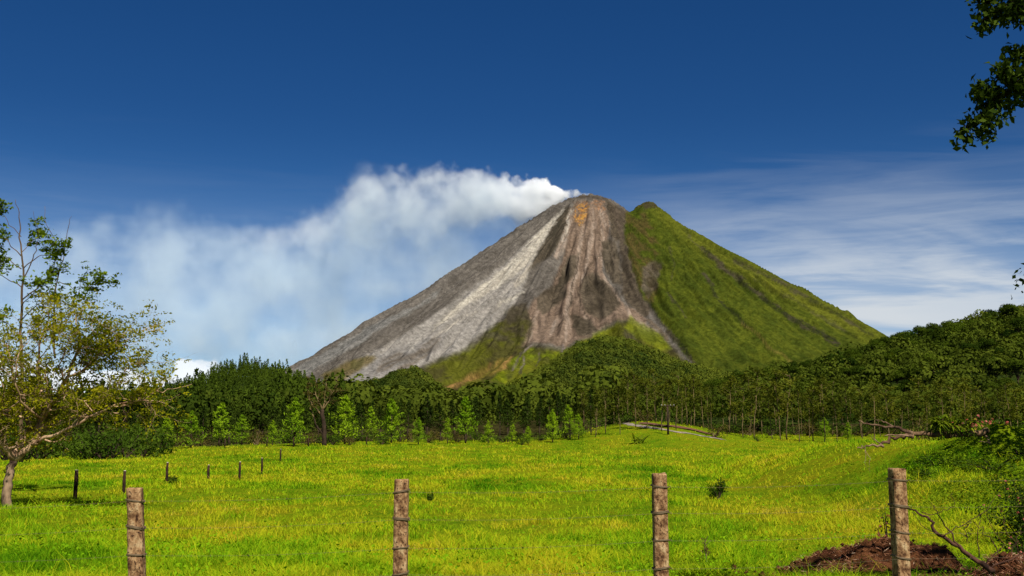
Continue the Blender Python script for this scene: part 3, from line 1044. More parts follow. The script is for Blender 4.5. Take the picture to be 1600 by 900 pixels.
def shrub_parts(h, w, seed, n=420, card=0.22, spiky=0.0):
    rg = np.random.default_rng(seed)
    random.seed(seed)
    T, C = Geo(), Geo()
    cen, nor = [], []
    for i in range(9):
        a = rg.random() * 6.28
        rr = w * 0.45 * math.sqrt(rg.random())
        top = np.array([math.cos(a) * rr, math.sin(a) * rr, h * rg.uniform(0.25, 0.85)])
        tube(T, [(0, 0, -0.05), tuple(top * [0.5, 0.5, 0.55]), tuple(top)], [0.03 * h, 0.02 * h, 0.008], 4, cap=False)
        k = int(n / 9)
        v = unit(rg.normal(size=(k, 3)))
        cen.append(top * [1, 1, 0.8] + v * (w * 0.24) * rg.uniform(0.4, 1.15, (k, 1)) * [1, 1, 0.9 + spiky])
        nor.append(v + [0, 0, 0.4])
    cen = np.concatenate(cen)
    cen[:, 2] = np.abs(cen[:, 2]) + 0.02
    cards(C, cen, card * rg.uniform(0.6, 1.3, len(cen)), np.concatenate(nor), 0.7, 0.5, None, rg)
    return T, C


class Kind:
    """one finished tree of a kind; further ones are copies of the thing and of each of its parts"""
    def __init__(self, name, cat, variants, mats):
        self.name, self.cat, self.variants, self.mats = name, cat, variants, mats
        self.made = [None] * len(variants)

    def place(self, i, loc, rz, scale, label, group, tilt=0.0):
        r = self._place(i, loc, rz, scale, label, group)
        if tilt:
            r.rotation_euler = (random.gauss(0, tilt), random.gauss(0, tilt), rz)
        return r

    def _place(self, i, loc, rz, scale, label, group):
        i = i % len(self.variants)
        if self.made[i] is None:
            T, C = self.variants[i]()
            root = empty(self.name, loc, rz, label, self.cat, group)
            root.scale = scale if hasattr(scale, '__len__') else (scale,) * 3
            kids = [T.obj('trunk', self.mats[0], root, smooth=True), C.obj('crown', self.mats[1], root)]
            self.made[i] = (root, kids)
            return root
        root, kids = self.made[i]
        return copy_thing(root, kids, loc, rz, scale, label, group)


# unit variants (real sizes; scaled a little when placed)
young = Kind('young_pine', 'pine tree', [lambda s=s: pine_parts(7.0, 0.12, 1.9, 1900, 0.46, s, 0.0, 0.45, True, 0.2) for s in (1, 2, 3)] + [lambda s=s: pine_parts(7.0, 0.22, 1.5, 1300, 0.46, s, 0.15, 0.3, True, 0.2) for s in (4, 5, 6)], (M['bark_pine'], M['pine_young']))
tallp = Kind('pine_tree', 'pine tree', [lambda s=s: pine_parts(12.0, 0.36, 1.9, 900, 0.6, s, 0.1, 0.2) for s in (11, 12, 13, 14)], (M['bark_pine'], M['pine_edge']))
slend = Kind('slender_tree', 'tree', [lambda s=s: slender_parts(11.5, s) for s in (21, 22, 23, 24, 25)], (M['bark_thin'], M['slender']))
jung = Kind('rainforest_tree', 'tree', [lambda s=s: broad_parts(13.0, 5.6, s, 2200, 0.55, 0.45, 8, 0.75) for s in (31, 32, 33, 34)], (M['bark_dark'], M['jungle']))
bushk = Kind('shrub', 'shrub', [lambda s=s: shrub_parts(2.0, 2.4, s) for s in (41, 42, 43)], (M['bark_dark'], M['shrub']))
brownk = Kind('dry_shrub', 'shrub', [lambda s=s: shrub_parts(2.0, 2.4, s, 380, 0.2) for s in (46,)], (M['bark_thin'], M['brownshrub']))


def spot(px, Y):
    """a point on the ground in the column of pixel px at distance Y"""
    x = (px - 800.0) / FPX * Y / math.cos(PITCH) * 0.99
    return x, Y, gz(x, Y)


def tree_h(top_py, px, Y):
    """height of something whose top stands at pixel row top_py"""
    x, y, z = spot(px, Y)
    return P(px, top_py, Y).z - z


# ---- young bright pines along the edge of the meadow, each by its own look and neighbours
YP = [
    (265, 655, 172, 0, 'small dark young pine at the left end of the row by the dense bushes', 0),
    (303, 647, 176, 1, 'dark green young pine with drooping side shoots, second in the row', 0),
    (346, 634, 178, 2, 'tall slim young pine with bright side shoots', 0),
    (381, 652, 180, 0, 'thin dark young pine between two brown bushes', 0),
    (429, 660, 170, 1, 'short bright green young pine standing just left of a taller slim one', 0),
    (463, 627, 171, 2, 'tall bright young pine with a pointed tip, left of the bare dark-trunked tree', 0),
    (541, 624, 178, 0, 'tall bushy young pine right of the bare dark-trunked tree', 0),
    (582, 640, 200, 1, 'slim pale young pine behind the round dark bush', 0),
    (613, 628, 180, 2, 'broad bright young pine with an open crown right of the round bush', 0),
    (655, 656, 176, 1, 'small bright young pine with a bare stem in front of the dark trunks', 0),
    (728, 626, 181, 0, 'tall leaning young pine with bright feathery shoots, the highest of the row', 0),
    (700, 655, 178, 2, 'dull young pine close left of the tall leaning bright one', 0),
    (763, 660, 174, 1, 'short wide young pine with very bright shoots, left one of a low pair', 0),
    (800, 664, 176, 2, 'low bright young pine with a round top beside a small bush', 0),
    (825, 668, 173, 0, 'lowest young pine, bushy and bright, just left of the small dark bush', 0),
    (863, 644, 182, 1, 'medium young pine with dark base in front of tall pines', 0),
    (890, 636, 186, 2, 'young pine with bright right side, left of the thin-trunked grove', 0),
    (903, 650, 183, 0, 'small young pine touching the right side of a taller bright pine', 0),
    (1285, 655, 205, 1, 'small dark young pine under the olive trees behind the fallen tree', 0),
    (1320, 662, 190, 0, 'low dark green young pine left of the long dead branch', 0),
]
random.seed(3)
for px, top, Y, v, lab, _ in YP:
    h = tree_h(top, px, Y) * 1.06
    x, y, z = spot(px, Y)
    k = h / 7.0
    young.place(v if px % 2 else v + 3, (x, y, z - 0.05), random.uniform(0, 6.28), (k * random.uniform(1.15, 1.45),) * 2 + (k,), lab, 'young pines along the meadow edge')

# ---- the stand of tall dark pines behind them
random.seed(5)
n = 0
for px in np.arange(150, 925, 8.0):
    for rep in range(1):
        Y = random.uniform(186, 250)
        pxx = px + random.uniform(-6, 6)
        if 470 < pxx < 500 and Y < 215:
            Y = 225
        top = float(np.interp(pxx, [150, 300, 420, 560, 640, 700, 760, 790, 850, 920], [648, 640, 636, 632, 626, 620, 620, 616, 614, 614])) + random.uniform(-8, 16)
        x, y, z = spot(pxx, Y)
        h = max(7.0, P(pxx, top, Y).z - z)
        k = h / 12.0
        if random.random() < 0.08 or float(vnoise(np.array(pxx / 26.0), np.array(3.3))) < 0.20:
            continue
        wq = k * random.uniform(0.75, 1.5)
        tallp.place(n, (x, y, z - 0.1), random.uniform(0, 6.28), (wq, wq, k * random.uniform(0.82, 1.06)), 'tall dark pine with a bare lower trunk in the stand behind the young pines', 'tall dark pines behind the young ones', 0.02)
        n += 1

# ---- the grove of thin straight trunks right of the pines
random.seed(6)
n = 0
for px in list(np.arange(905, 1300, 7.0)) + list(np.arange(1300, 1600, 9.5)):
    pxx = px + random.uniform(-5, 5)
    first = (n % 3 == 0)
    Y = random.uniform(182, 196) if first else random.uniform(200, 262)
    top = float(np.interp(pxx, [905, 1000, 1100, 1180, 1260, 1400, 1600], [618, 592, 598, 596, 588, 606, 606])) + random.uniform(-18, 34)
    x, y, z = spot(pxx, Y)
    h = max(8.0, P(pxx, top, Y).z - z)
    k = h / 11.5
    slend.place(n, (x, y, z - 0.1), random.uniform(0, 6.28), (k * random.uniform(0.9, 1.25),) * 2 + (k,), 'thin-trunked tree with a ragged olive crown in the grove right of the dark pines', 'thin-trunked trees of the olive grove', 0.035)
    n += 1

# ---- round crowned rainforest trees on the right-hand hill, the ones that show largest
random.seed(8)
cand = []
for Y in np.arange(285, 575, 12.0):
    for px in np.arange(1120, 1640, 13.0):
        yy = Y + random.uniform(-6, 6)
        pxx = px + random.uniform(-8, 8)
        x = (pxx - 800) / FPX * yy
        z = gz(x, yy)
        if pxx < 1250 and yy < 420:
            continue
        cand.append((x, yy, z))
random.shuffle(cand)
jungle_spots = cand[:560]
jungle_ind = sorted(jungle_spots, key=lambda c: c[1])
keep = [c for c in jungle_spots if c[1] > 330][:270]
for i, (x, y, z) in enumerate(keep):
    s = random.uniform(0.5, 1.05)
    jung.place(i, (x, y, z - 1.0), random.uniform(0, 6.28), (s * 0.85, s * 0.85, s * random.uniform(0.8, 1.1)), 'round-crowned rainforest tree on the dark hill at the right', 'rainforest trees on the right-hand hill')
keepset = set(keep)

# ---- bushes along the edge of the meadow
BU = [
    (598, 676, 172, 0, 2.6, 'shrub', 'round dark green bush at the grass edge between two young pines'),
    (815, 682, 171, 1, 2.0, 'shrub', 'small low dark bush at the grass edge below the short bright pines'),
    (523, 676, 176, 2, 3.0, 'shrub', 'dark bush just right of the bare dark-trunked tree'),
    (548, 678, 175, 0, 2.0, 'dry', 'small brownish bush under the tall bushy young pine'),
    (404, 668, 180, 0, 3.6, 'dry', 'wide brown bush between thin dark pine and short bright pine'),
    (482, 672, 182, 0, 2.4, 'dry', 'pale brown bush left of the bare dark-trunked tree'),
    (1113, 656, 176, 0, 3.8, 'dry', 'large brown-green bush beside the right end of the stone track'),
    (670, 668, 186, 0, 3.4, 'dry', 'brown bush in front of the dark pine trunks'),
    (1180, 678, 176, 1, 1.2, 'shrub', 'tiny dark bush under the thin trunks'),
    (1430, 648, 120, 0, 3.6, 'dry', 'broad brown bush behind the middle of the fallen tree'),
    (1460, 654, 110, 1, 2.6, 'shrub', 'green bush behind the leafy clump of the fallen tree'),
    (1580, 655, 100, 2, 3.4, 'shrub', 'green bush on the skyline of the bank at the right edge'),
    (1545, 662, 105, 0, 2.4, 'shrub', 'low green bush behind the broken end of the fallen tree'),
]
for px, top, Y, v, w, kind, lab in BU:
    x, y, z = spot(px, Y)
    h = max(0.9, P(px, top, Y).z - z)
    K = bushk if kind == 'shrub' else brownk
    K.place(v, (x, y, z - 0.05), px * 0.37, (w / 2.4, w / 2.4, h / 2.0), lab, None)
random.seed(12)
n = 0
for px in np.arange(10, 262, 9.0):
    Y = random.uniform(120, 165)
    pxx = px + random.uniform(-4, 4)
    x, y, z = spot(pxx, Y)
    top = float(np.interp(pxx, [0, 60, 130, 200, 262], [645, 664, 664, 656, 660])) + random.uniform(-10, 24)
    h = P(pxx, top, Y).z - z
    bushk.place(n, (x, y, z - 0.1), random.uniform(0, 6.28), (1.7, 1.7, h / 2.0), 'dense dark bush of the thicket behind the spreading tree', 'bushes of the thicket behind the spreading tree')
    n += 1
for i, (px, top, Y) in enumerate([(200, 608, 178), (232, 612, 186), (160, 618, 182), (110, 612, 180), (60, 622, 176), (20, 600, 180)]):
    x, y, z = spot(px, Y)
    h = P(px, top, Y).z - z
    k = h / 13.0
    jung.place(i, (x, y, z), px, (k * 1.0, k * 1.0, k), 'round-crowned tree rising out of the thicket behind the spreading tree', 'round-crowned trees in the thicket')

# undergrowth under the tall pines
random.seed(17)
for i, px in enumerate(list(np.arange(275, 610, 14.0)) + [630, 648, 672, 690, 715, 742, 758, 785, 806, 826, 846, 868, 884, 900]):
    Y = random.uniform(187, 200)
    x, y, z = spot(px + random.uniform(-6, 6), Y)
    (bushk if random.random() < 0.75 else brownk).place(i, (x, y, z - 0.1), random.uniform(0, 6.28), (random.uniform(1.0, 1.9),) * 2 + (random.uniform(0.7, 1.4),), 'low bush of the undergrowth among the dark pine trunks', 'undergrowth bushes among the dark pine trunks')
random.seed(18)
for i, px in enumerate(np.arange(930, 1600, 13.0)):
    Y = random.uniform(222, 262)
    x, y, z = spot(px + random.uniform(-6, 6), Y)
    (bushk if random.random() < 0.8 else brownk).place(i, (x, y, z - 0.1), random.uniform(0, 6.28), (random.uniform(1.4, 2.8),) * 2 + (random.uniform(0.9, 2.2),), 'dark bush at the back of the clearing behind the thin trunks', 'bushes at the back of the grove clearing')
# dark bushy hummocks on the bank at the right
for px, base, top, w, lab in [(1462, 728, 704, 1.7, 'low dark bush on the bank below the leafy clump of the fallen tree'), (1440, 745, 722, 1.1, 'small dark green bush just above and right of the pitted square post'),
                          (1555, 735, 702, 2.2, 'broad dark bush on the bank just left of the pink-flowered shrub'), (1590, 712, 686, 2.0, 'bush near the top of the bank at the right edge')]:
    q = ground_at(px, base)
    h = max(0.3, P(px, top, q.y).z - q.z)
    r = bushk.place(px, (q.x, q.y, q.z - 0.05), px * 0.3, (w / 2.4, w / 2.4, h / 2.0), lab, None)

# small bushes out on the meadow
for px, base, top, w, nm, lab in [
        (1123, 781, 741, 0.9, 'shrub', 'dark leafy bush standing alone in the meadow right of the third near post'),
        (267, 756, 744, 0.75, 'shrub', 'little dark bush at the foot of the third far post from the left'),
        (672, 783, 768, 0.22, 'shrub', 'tiny dark weed in the meadow just right of the second near post')]:
    q = ground_at(px, base)
    h = P(px, top, q.y).z - q.z
    T, C = shrub_parts(h, w, px, 700, 0.11, 0.5)
    r = empty('small_shrub', tuple(q), 0, lab, 'shrub')
    T.obj('stem', M['bark_dark'], r)
    C.obj('foliage', M['shrub'], r)


# ------------------------------------------------------------------ far forest as masses
def forest_mass(name, mat, label, area, hf, step, kindf, seed, qmax=9.0):
    rg = np.random.default_rng(seed)
    (xa, xb), (ya, yb) = area
    nx, ny = int((xb - xa) / step), int((yb - ya) / step)
    X, Y = np.meshgrid(np.linspace(xa, xb, nx), np.linspace(ya, yb, ny))
    X = (X + rg.uniform(-0.5, 0.5, X.shape) * step).ravel()
    Y = (Y + rg.uniform(-0.5, 0.5, Y.shape) * step).ravel()
    q = X / Y
    ok = (np.abs(q) < 0.56) & (q + (fbm(X / 40, Y / 60, 2) - 0.5) * 0.09 < qmax)
    Z = hf(X, Y)
    ok &= (Z >= h_all(X, Y) - 1.0)
    X, Y, Z = X[ok], Y[ok], Z[ok]
    g = Geo()
    protos = kindf(rg)
    pick = rg.integers(0, len(protos), len(X))
    for k, (pv, pf) in enumerate(protos):
        w = np.where(pick == k)[0]
        m_ = len(w)
        if not m_:
            continue
        a = rg.uniform(0, 6.28, m_)
        s = rg.uniform(0.55, 1.3, m_) + (rg.random(m_) < 0.06) * 0.35
        ca, sa = np.cos(a)[:, None], np.sin(a)[:, None]
        vx_ = (pv[None, :, 0] * ca - pv[None, :, 1] * sa) * s[:, None] + X[w][:, None]
        vy_ = (pv[None, :, 0] * sa + pv[None, :, 1] * ca) * s[:, None] + Y[w][:, None]
        vz_ = pv[None, :, 2] * (s * rg.uniform(0.85, 1.25, m_))[:, None] + Z[w][:, None]
        VV = np.stack([vx_, vy_, vz_], -1).reshape(-1, 3)
        FF = (pf[None] + (np.arange(m_) * len(pv))[:, None, None]).reshape(-1, 4)
        cl = fbm(X[w] / 60 + seed, Y[w] / 90, 2)
        tint = np.repeat(np.clip(rg.random(m_) * 0.7 + (cl - 0.5) * 1.4 + 0.15, 0, 1), len(pv))
        g.add(VV, FF, None, tint)
    tag(g.obj(name, mat, attr=True), label, 'forest', kind='stuff')
    return len(X)


def proto_pine(rg, n=110, h=9.5, w=2.3, card=0.75):
    out = []
    for k in range(4):
        gg = Geo()
        t = rg.uniform(0.12, 1, n) ** 0.85
        a = rg.random(n) * 6.28
        r = w * (1 - t) ** 0.8 * rg.uniform(0.5, 1.15, n) + 0.08
        c = np.stack([np.cos(a) * r, np.sin(a) * r, t * h], 1)
        cards(gg, c, card * rg.uniform(0.7, 1.3, n), np.stack([np.cos(a), np.sin(a), 0.6 + 0 * a], 1), 0.45, 0.5, np.stack([np.cos(a) * .5, np.sin(a) * .5, 1 + 0 * a], 1), rg)
        out.append((np.concatenate(gg.v), np.concatenate(gg.q)))
    return out


def proto_round(rg, n=70, h=9.0, w=4.2, card=1.3):
    out = []
    for k in range(4):
        gg = Geo()
        v = unit(rg.normal(size=(n, 3)))
        v[:, 2] = np.abs(v[:, 2]) * 1.1 - 0.15
        v = unit(v)
        r = w * (0.75 + 0.5 * vnoise(v[:, 0] * 2.2 + k * 5, v[:, 1] * 2.2 + 3))
        c = v * r[:, None] * [1, 1, 0.75] + [0, 0, h - w * 0.75]
        cards(gg, c, card * rg.uniform(0.7, 1.3, n), v + [0, 0, 0.3], 0.35, 0.75, None, rg)
        out.append((np.concatenate(gg.v), np.concatenate(gg.q)))
    return out


c1 = forest_mass('pine_forest', M['pine_dark'], 'dense dark pine forest covering the low hill left of the volcano', ((-470, 40), (225, 850)), lambda x, y: np.maximum(h_pine(x, y), h_field(x, y)), 5.4, lambda rg: proto_pine(rg), 61, -0.135)
c2 = forest_mass('hill_forest', M['forest'], 'dark green rainforest covering the hill and the rise behind the olive grove', ((-120, 330), (235, 640)), lambda x, y: np.maximum(h_right(x, y), h_field(x, y)), 6.2, lambda rg: proto_round(rg, 130, 7.5, 3.6, 0.85), 62)
c3 = forest_mass('distant_forest', M['far'], 'green forest on the rounded hills at the foot of the volcano', ((-620, 720), (640, 1900)), h_dome, 10.5, lambda rg: proto_round(rg, 80, 9.0, 5.6, 1.9), 63)
print('forest trees', c1, c2, c3)

# ------------------------------------------------------------------ fence posts by the camera
def mat_post():
    m, nt, out = new_mat('weathered_post')
    tc = nt.new('ShaderNodeTexCoord')
    p = tc.outputs['Object']
    a = nt.noise(p, 13.0, 6.0, 0.75)
    b = nt.noise(p, 55.0, 4.0, 0.7)
    c = nt.noise(nt.vmath('MULTIPLY', p, (1, 1, 0.45)), 24.0, 4.0, 0.6, 0.6)
    f = nt.math('ADD', nt.math('MULTIPLY', a, 0.55), nt.math('MULTIPLY', c, 0.45))
    col = ramp(nt, f, [(0.40, (0.045, 0.018, 0.008)), (0.47, (0.19, 0.10, 0.045)), (0.54, (0.32, 0.19, 0.09)), (0.64, (0.46, 0.33, 0.18))])
    col = nt.mix(nt.smooth(b, 0.55, 0.62), col, (0.035, 0.016, 0.010))
    h = nt.math('ADD', nt.math('MULTIPLY', b, 0.5), c)
    principled(nt, out, col, 0.95, 0.1, h, 0.012, 1.0)
    return m


def mat_plain(name, col, rough=0.7, metal=0.0):
    m, nt, out = new_mat(name)
    tc = nt.new('ShaderNodeTexCoord')
    f = nt.noise(tc.outputs['Object'], 30.0, 3.0, 0.6)
    p = principled(nt, out, nt.mix(f, tuple(c * 0.6 for c in col), tuple(min(1, c * 1.3) for c in col)), rough, 0.3)
    p.inputs['Metallic'].default_value = metal
    return m


M['post'] = mat_post()
M['wire'] = mat_plain('rusty_wire', (0.16, 0.11, 0.06), 0.7, 0.2)
M['farpost'] = mat_bark('dark_wooden_post', (0.012, 0.006, 0.004), (0.05, 0.025, 0.014), 10.0)
M['cap'] = mat_plain('pale_post_top', (0.5, 0.42, 0.30), 0.9)  # pale colour for the tops of the far posts


def near_post(px_top, py_top, px_bot, Y, w, rz, wires, label, rough, seed):
    top = P(px_top, py_top, Y)
    bot = P(px_bot, 900, Y)
    d = (top - bot).normalized()
    gzv = gz(bot.x, Y)
    H = (top.z - gzv) / d.z + 0.35
    root = empty('fence_post', (0, 0, 0), 0, label, 'fence post', 'posts of the near wire fence')
    base = top - d * H
    root.location = base
    root.rotation_euler = (0, 0, rz)
    lx, ly = d.x / d.z, d.y / d.z
    # a subdivided square post with chipped edges and a rough skin
    n_side, n_h = 5, 64
    rg = np.random.default_rng(seed)
    ring = []
    for s in range(4):
        for k in range(n_side):
            t = -1 + 2 * k / n_side
            ring.append([(t, -1), (1, t), (-t, 1), (-1, -t)][s])
    ring = np.array(ring, float)
    # round the corners a little
    rr = np.linalg.norm(ring, axis=1)
    ring = ring / np.maximum(1, (rr / 1.34))[:, None]
    zz = np.linspace(0, H - 0.012, n_h)
    V = []
    cr, sr = math.cos(rz), math.sin(rz)
    for i, z in enumerate(zz):
        nz = (fbm(ring[:, 0] * 1.6 + seed * 3 + 5, ring[:, 1] * 1.6 + z * 7, 4, 0.7) - 0.5) * rough
        nz2 = (vnoise(ring[:, 0] * 5 + seed, z * 26 + ring[:, 1] * 5) - 0.5) * rough * 0.4
        sc = w / 2 * (1 + nz + nz2) * (1 - 0.02 * i / n_h)
        ox, oy = lx * z, ly * z
        ox, oy = ox * cr + oy * sr, -ox * sr + oy * cr
        for j in range(len(ring)):
            V.append((ring[j, 0] * sc[j] + ox, ring[j, 1] * sc[j] + oy, z))
    m_ = len(ring)
    ox, oy = lx * H, ly * H
    for j in range(m_):
        V.append((V[(n_h - 1) * m_ + j][0] * 0.93 + ox * 0.07, V[(n_h - 1) * m_ + j][1] * 0.93 + oy * 0.07, H + rg.normal() * 0.003))
    V.append((ox, oy, H + 0.001))
    Q, T = [], []
    for i in range(n_h):
        for j in range(m_):
            j2 = (j + 1) % m_
            Q.append((i * m_ + j, i * m_ + j2, (i + 1) * m_ + j2, (i + 1) * m_ + j))
    c = len(V) - 1
    T = [(n_h * m_ + j, n_h * m_ + (j + 1) % m_, c) for j in range(m_)]
    g = Geo()
    g.add(V, Q, T)
    g.obj('post_body', M['post'], root, smooth=False)
    # wire wrapped round the post at each strand
    hits = []
    random.seed(seed)
    for k, py in enumerate(wires):
        z = P(px_top + (px_bot - px_top) * (py - py_top) / (900 - py_top), py, Y - w / 2).z
        lz = (z - base.z)
        g = Geo()
        tilt = random.uniform(-0.014, 0.014)
        for q in range(2 if k != 1 else 3):
            pts = []
            for a in range(9):
                t = 2 * math.pi * a / 8 + math.pi / 4
                e = w / 2 * 1.05
                xx = max(-e, min(e, math.cos(t) * e * 1.42))
                yy = max(-e, min(e, math.sin(t) * e * 1.42))
                pts.append((xx + (lx * cr + ly * sr) * lz, yy + (-lx * sr + ly * cr) * lz, lz + q * 0.006 + tilt * math.cos(t) * 1.2 + random.uniform(-0.002, 0.002)))
            tube(g, pts, [0.0042] * 9, 5, cap=False)
        # the twisted end of the tie
        tube(g, [(w / 2 * 1.05 + (lx * cr) * lz, -w / 2, lz), (w / 2 * 1.05 + lx * lz + 0.015, -w / 2 - 0.012, lz + 0.01), (w / 2 * 1.05 + lx * lz + 0.02, -w / 2 - 0.006, lz - 0.012)], [0.0025] * 3, 4)
        g.obj('wire_tie', M['wire'], root)
        hits.append(base + Vector((lx * lz, ly * lz - w / 2 - 0.004, lz)))
    return hits


H1 = near_post(211, 763, 214, 8.45, 0.110, R(4), [783, 825, 868, 906], 'rough fence post with the most chipped and cracked face, nearest the spreading tree', 0.26, 1)
H2 = near_post(627.5, 749, 625.5, 8.55, 0.108, R(-1), [769, 812, 857, 898], 'smooth square fence post, the narrowest, alone left of the middle of the meadow', 0.09, 2)
H3 = near_post(1030, 740, 1033, 8.7, 0.112, R(2), [761, 802, 845, 889], 'mottled fence post standing left of the lone leafy bush in the meadow', 0.15, 3)
H4 = near_post(1401, 732, 1409, 8.95, 0.112, R(7), [751, 792, 833, 873], 'pitted square fence post standing before the heap of red earth', 0.11, 4)
for k, nm in enumerate(('top', 'second', 'third', 'lowest')):
    pts = []
    row = [H1[k], H2[k], H3[k], H4[k]]
    first = row[0] + (row[0] - row[1]) * 1.0
    last = row[3] + (row[3] - row[2]) * 1.0
    row = [first] + row + [last]
    g = Geo()
    for a, b in zip(row[:-1], row[1:]):
        for i in range(14):
            t = i / 14
            q = a.lerp(b, t)
            q.z -= 0.022 * math.sin(math.pi * t)
            pts.append(q)
            if i % 1 == 0 and 0 < i:
                for s in (-1, 1):
                    tube(g, [q + Vector((0, 0, -0.008 * s)), q + Vector((0.004, -0.004, 0.010 * s))], [0.0009, 0.0005], 3)
    pts.append(row[-1])
    tube(g, pts, [0.0008] * len(pts), 4)
    tag(g.obj('barbed_wire', M['wire']), {'top': 'uppermost strand of barbed wire on the near posts', 'second': 'barbed wire strand next below the uppermost one', 'third': 'barbed wire strand next above the lowest one', 'lowest': 'lowest strand of barbed wire, passing before the foot of the red earth heap'}[nm], 'barbed wire', 'barbed wire strands of the near fence')

# ------------------------------------------------------------------ far fence
FP = [
    (117, 735, 780, 'thickest dark far post, standing over the shadow right of the spreading tree'),
    (193, 736, 772, 'dark far post just above and left of the first near post'),
    (260, 723, 757, 'dark far post with a little bush at its foot'),
    (325, 727, 751, 'dark far post midway between the post with the bush and a shorter pair'),
    (374, 722, 750, 'dark far post, left one of the pair nearest together'),
    (409, 716, 741, 'dark far post, right one of the pair nearest together'),
    (438, 702, 721, 'short thin far post standing alone below the bright young pines'),
]
fpts = []
for i, (px, top, base, lab) in enumerate(FP):
    q = ground_at(px, base)
    Y = max(30.0, min(q.y, 130.0))
    z = gz(q.x, Y)
    h = P(px, top, Y).z - z
    root = empty('far_fence_post', (q.x, Y, z - 0.15), px * 0.1, lab, 'fence post', 'posts of the far fence')
    g = Geo()
    random.seed(i)
    w = 0.085 if i else 0.10
    tube(g, [(0, 0, 0), (0.01, 0, h * 0.4), (0.0, 0.01, h * 0.8), (0.015, 0, h + 0.15)], [w, w * 0.95, w * 0.9, w * 0.8], 7, jag=0.1)
    g.obj('post_body', M['farpost'], root)
    g = Geo()
    tube(g, [(0.014, 0, h + 0.151), (0.016, 0, h + 0.185)], [w * 0.78, w * 0.5], 7)
    g.obj('post_top', M['cap'], root)
    fpts.append(Vector((q.x, Y, z + h)))
for i, (px, top, base) in enumerate([(356, 688, 699), (462, 684, 702), (485, 678, 698), (421, 682, 697), (575, 686, 697)]):
    Y = 165
    x = (px - 800) / FPX * Y
    z = gz(x, Y)
    root = empty('edge_post', (x, Y, z - 0.1), 0, None, 'fence post')
    tag(root, ['small dark post below the tall slim young pine', 'small dark post at the foot of the pointed bright pine', 'small dark post left of the bare dark-trunked tree', 'small dark post left of the short bright pine', 'small dark post left of the round dark bush'][i], None, 'small posts along the forest edge')
    g = Geo()
    tube(g, [(0, 0, 0), (0, 0, 0.75), (0.02, 0, 1.5)], [0.11, 0.10, 0.09], 6, jag=0.1)
    g.obj('post_body', M['farpost'], root)

# ------------------------------------------------------------------ track through the trees
def ribbon(name, pxpts, mat, w, lift, kind='structure'):
    g = Geo()
    c = []
    for px, Y in pxpts:
        x = (px - 800) / FPX * Y
        c.append(Vector((x, Y, 0)))
    dense = []
    for a, b in zip(c[:-1], c[1:]):
        for i in range(10):
            dense.append(a.lerp(b, i / 10))
    dense.append(c[-1])
    V = []
    n_ = len(dense)
    for i, p in enumerate(dense):
        d = (dense[min(i + 1, n_ - 1)] - dense[max(i - 1, 0)]).normalized()
        s = Vector((-d.y, d.x, 0))
        for k in np.linspace(-1, 1, 7):
            q = p + s * (w / 2 * k)
            V.append((q.x, q.y, gz(q.x, q.y) + lift * (1 - 0.3 * abs(k))))
    Q = [(i * 7 + k, i * 7 + k + 1, (i + 1) * 7 + k + 1, (i + 1) * 7 + k) for i in range(n_ - 1) for k in range(6)]
    g.add(V, Q)
    return tag(g.obj(name, mat, smooth=True), kind=kind)


TRACK = []
for px, py in ((960, 661), (985, 664), (1010, 668), (1040, 672), (1070, 677), (1100, 682), (1128, 687)):
    q = ground_at(px, py, 120, 260)
    TRACK.append((px, q.y))
print('trees track', TRACK)
m, nt, out = new_mat('pale_gravel')
gg = nt.new('ShaderNodeNewGeometry')
f = nt.noise(gg.outputs['Position'], 1.5, 5.0, 0.7)
principled(nt, out, nt.mix(nt.smooth(f, 0.35, 0.65), (0.13, 0.09, 0.06), (0.32, 0.28, 0.23)), 1.0, 0.0)
M['gravel'] = m
earth = []
for px, py in ((1000, 663), (1030, 667), (1060, 671), (1090, 676), (1112, 681)):
    q = ground_at(px, py, 120, 260)
    earth.append((px, q.y + 1.5))
M['cutbank'] = mat_plain('cut_earth', (0.12, 0.05, 0.025), 1.0)
ribbon('earth_strip', earth, M['cutbank'], 1.6, 0.22)
ribbon('track', TRACK, M['gravel'], 1.2, 0.06)


def mat_earth(name, a, b, scale):
    m, nt, out = new_mat(name)
    g_ = nt.new('ShaderNodeNewGeometry')
    f_ = nt.noise(g_.outputs['Position'], scale, 6.0, 0.75)
    f2 = nt.noise(nt.vmath('MULTIPLY', g_.outputs['Position'], (1.0, 1.0, 3.0)), scale * 4, 4.0, 0.7)
    h_ = nt.math('ADD', nt.math('MULTIPLY', f_, 0.6), nt.math('MULTIPLY', f2, 0.4))
    principled(nt, out, nt.mix(nt.smooth(h_, 0.38, 0.62), a, b), 1.0, 0.0, h_, 0.06, 1.0)
    return m


M['redearth'] = mat_earth('red_earth', (0.014, 0.006, 0.003), (0.11, 0.044, 0.018), 3.5)


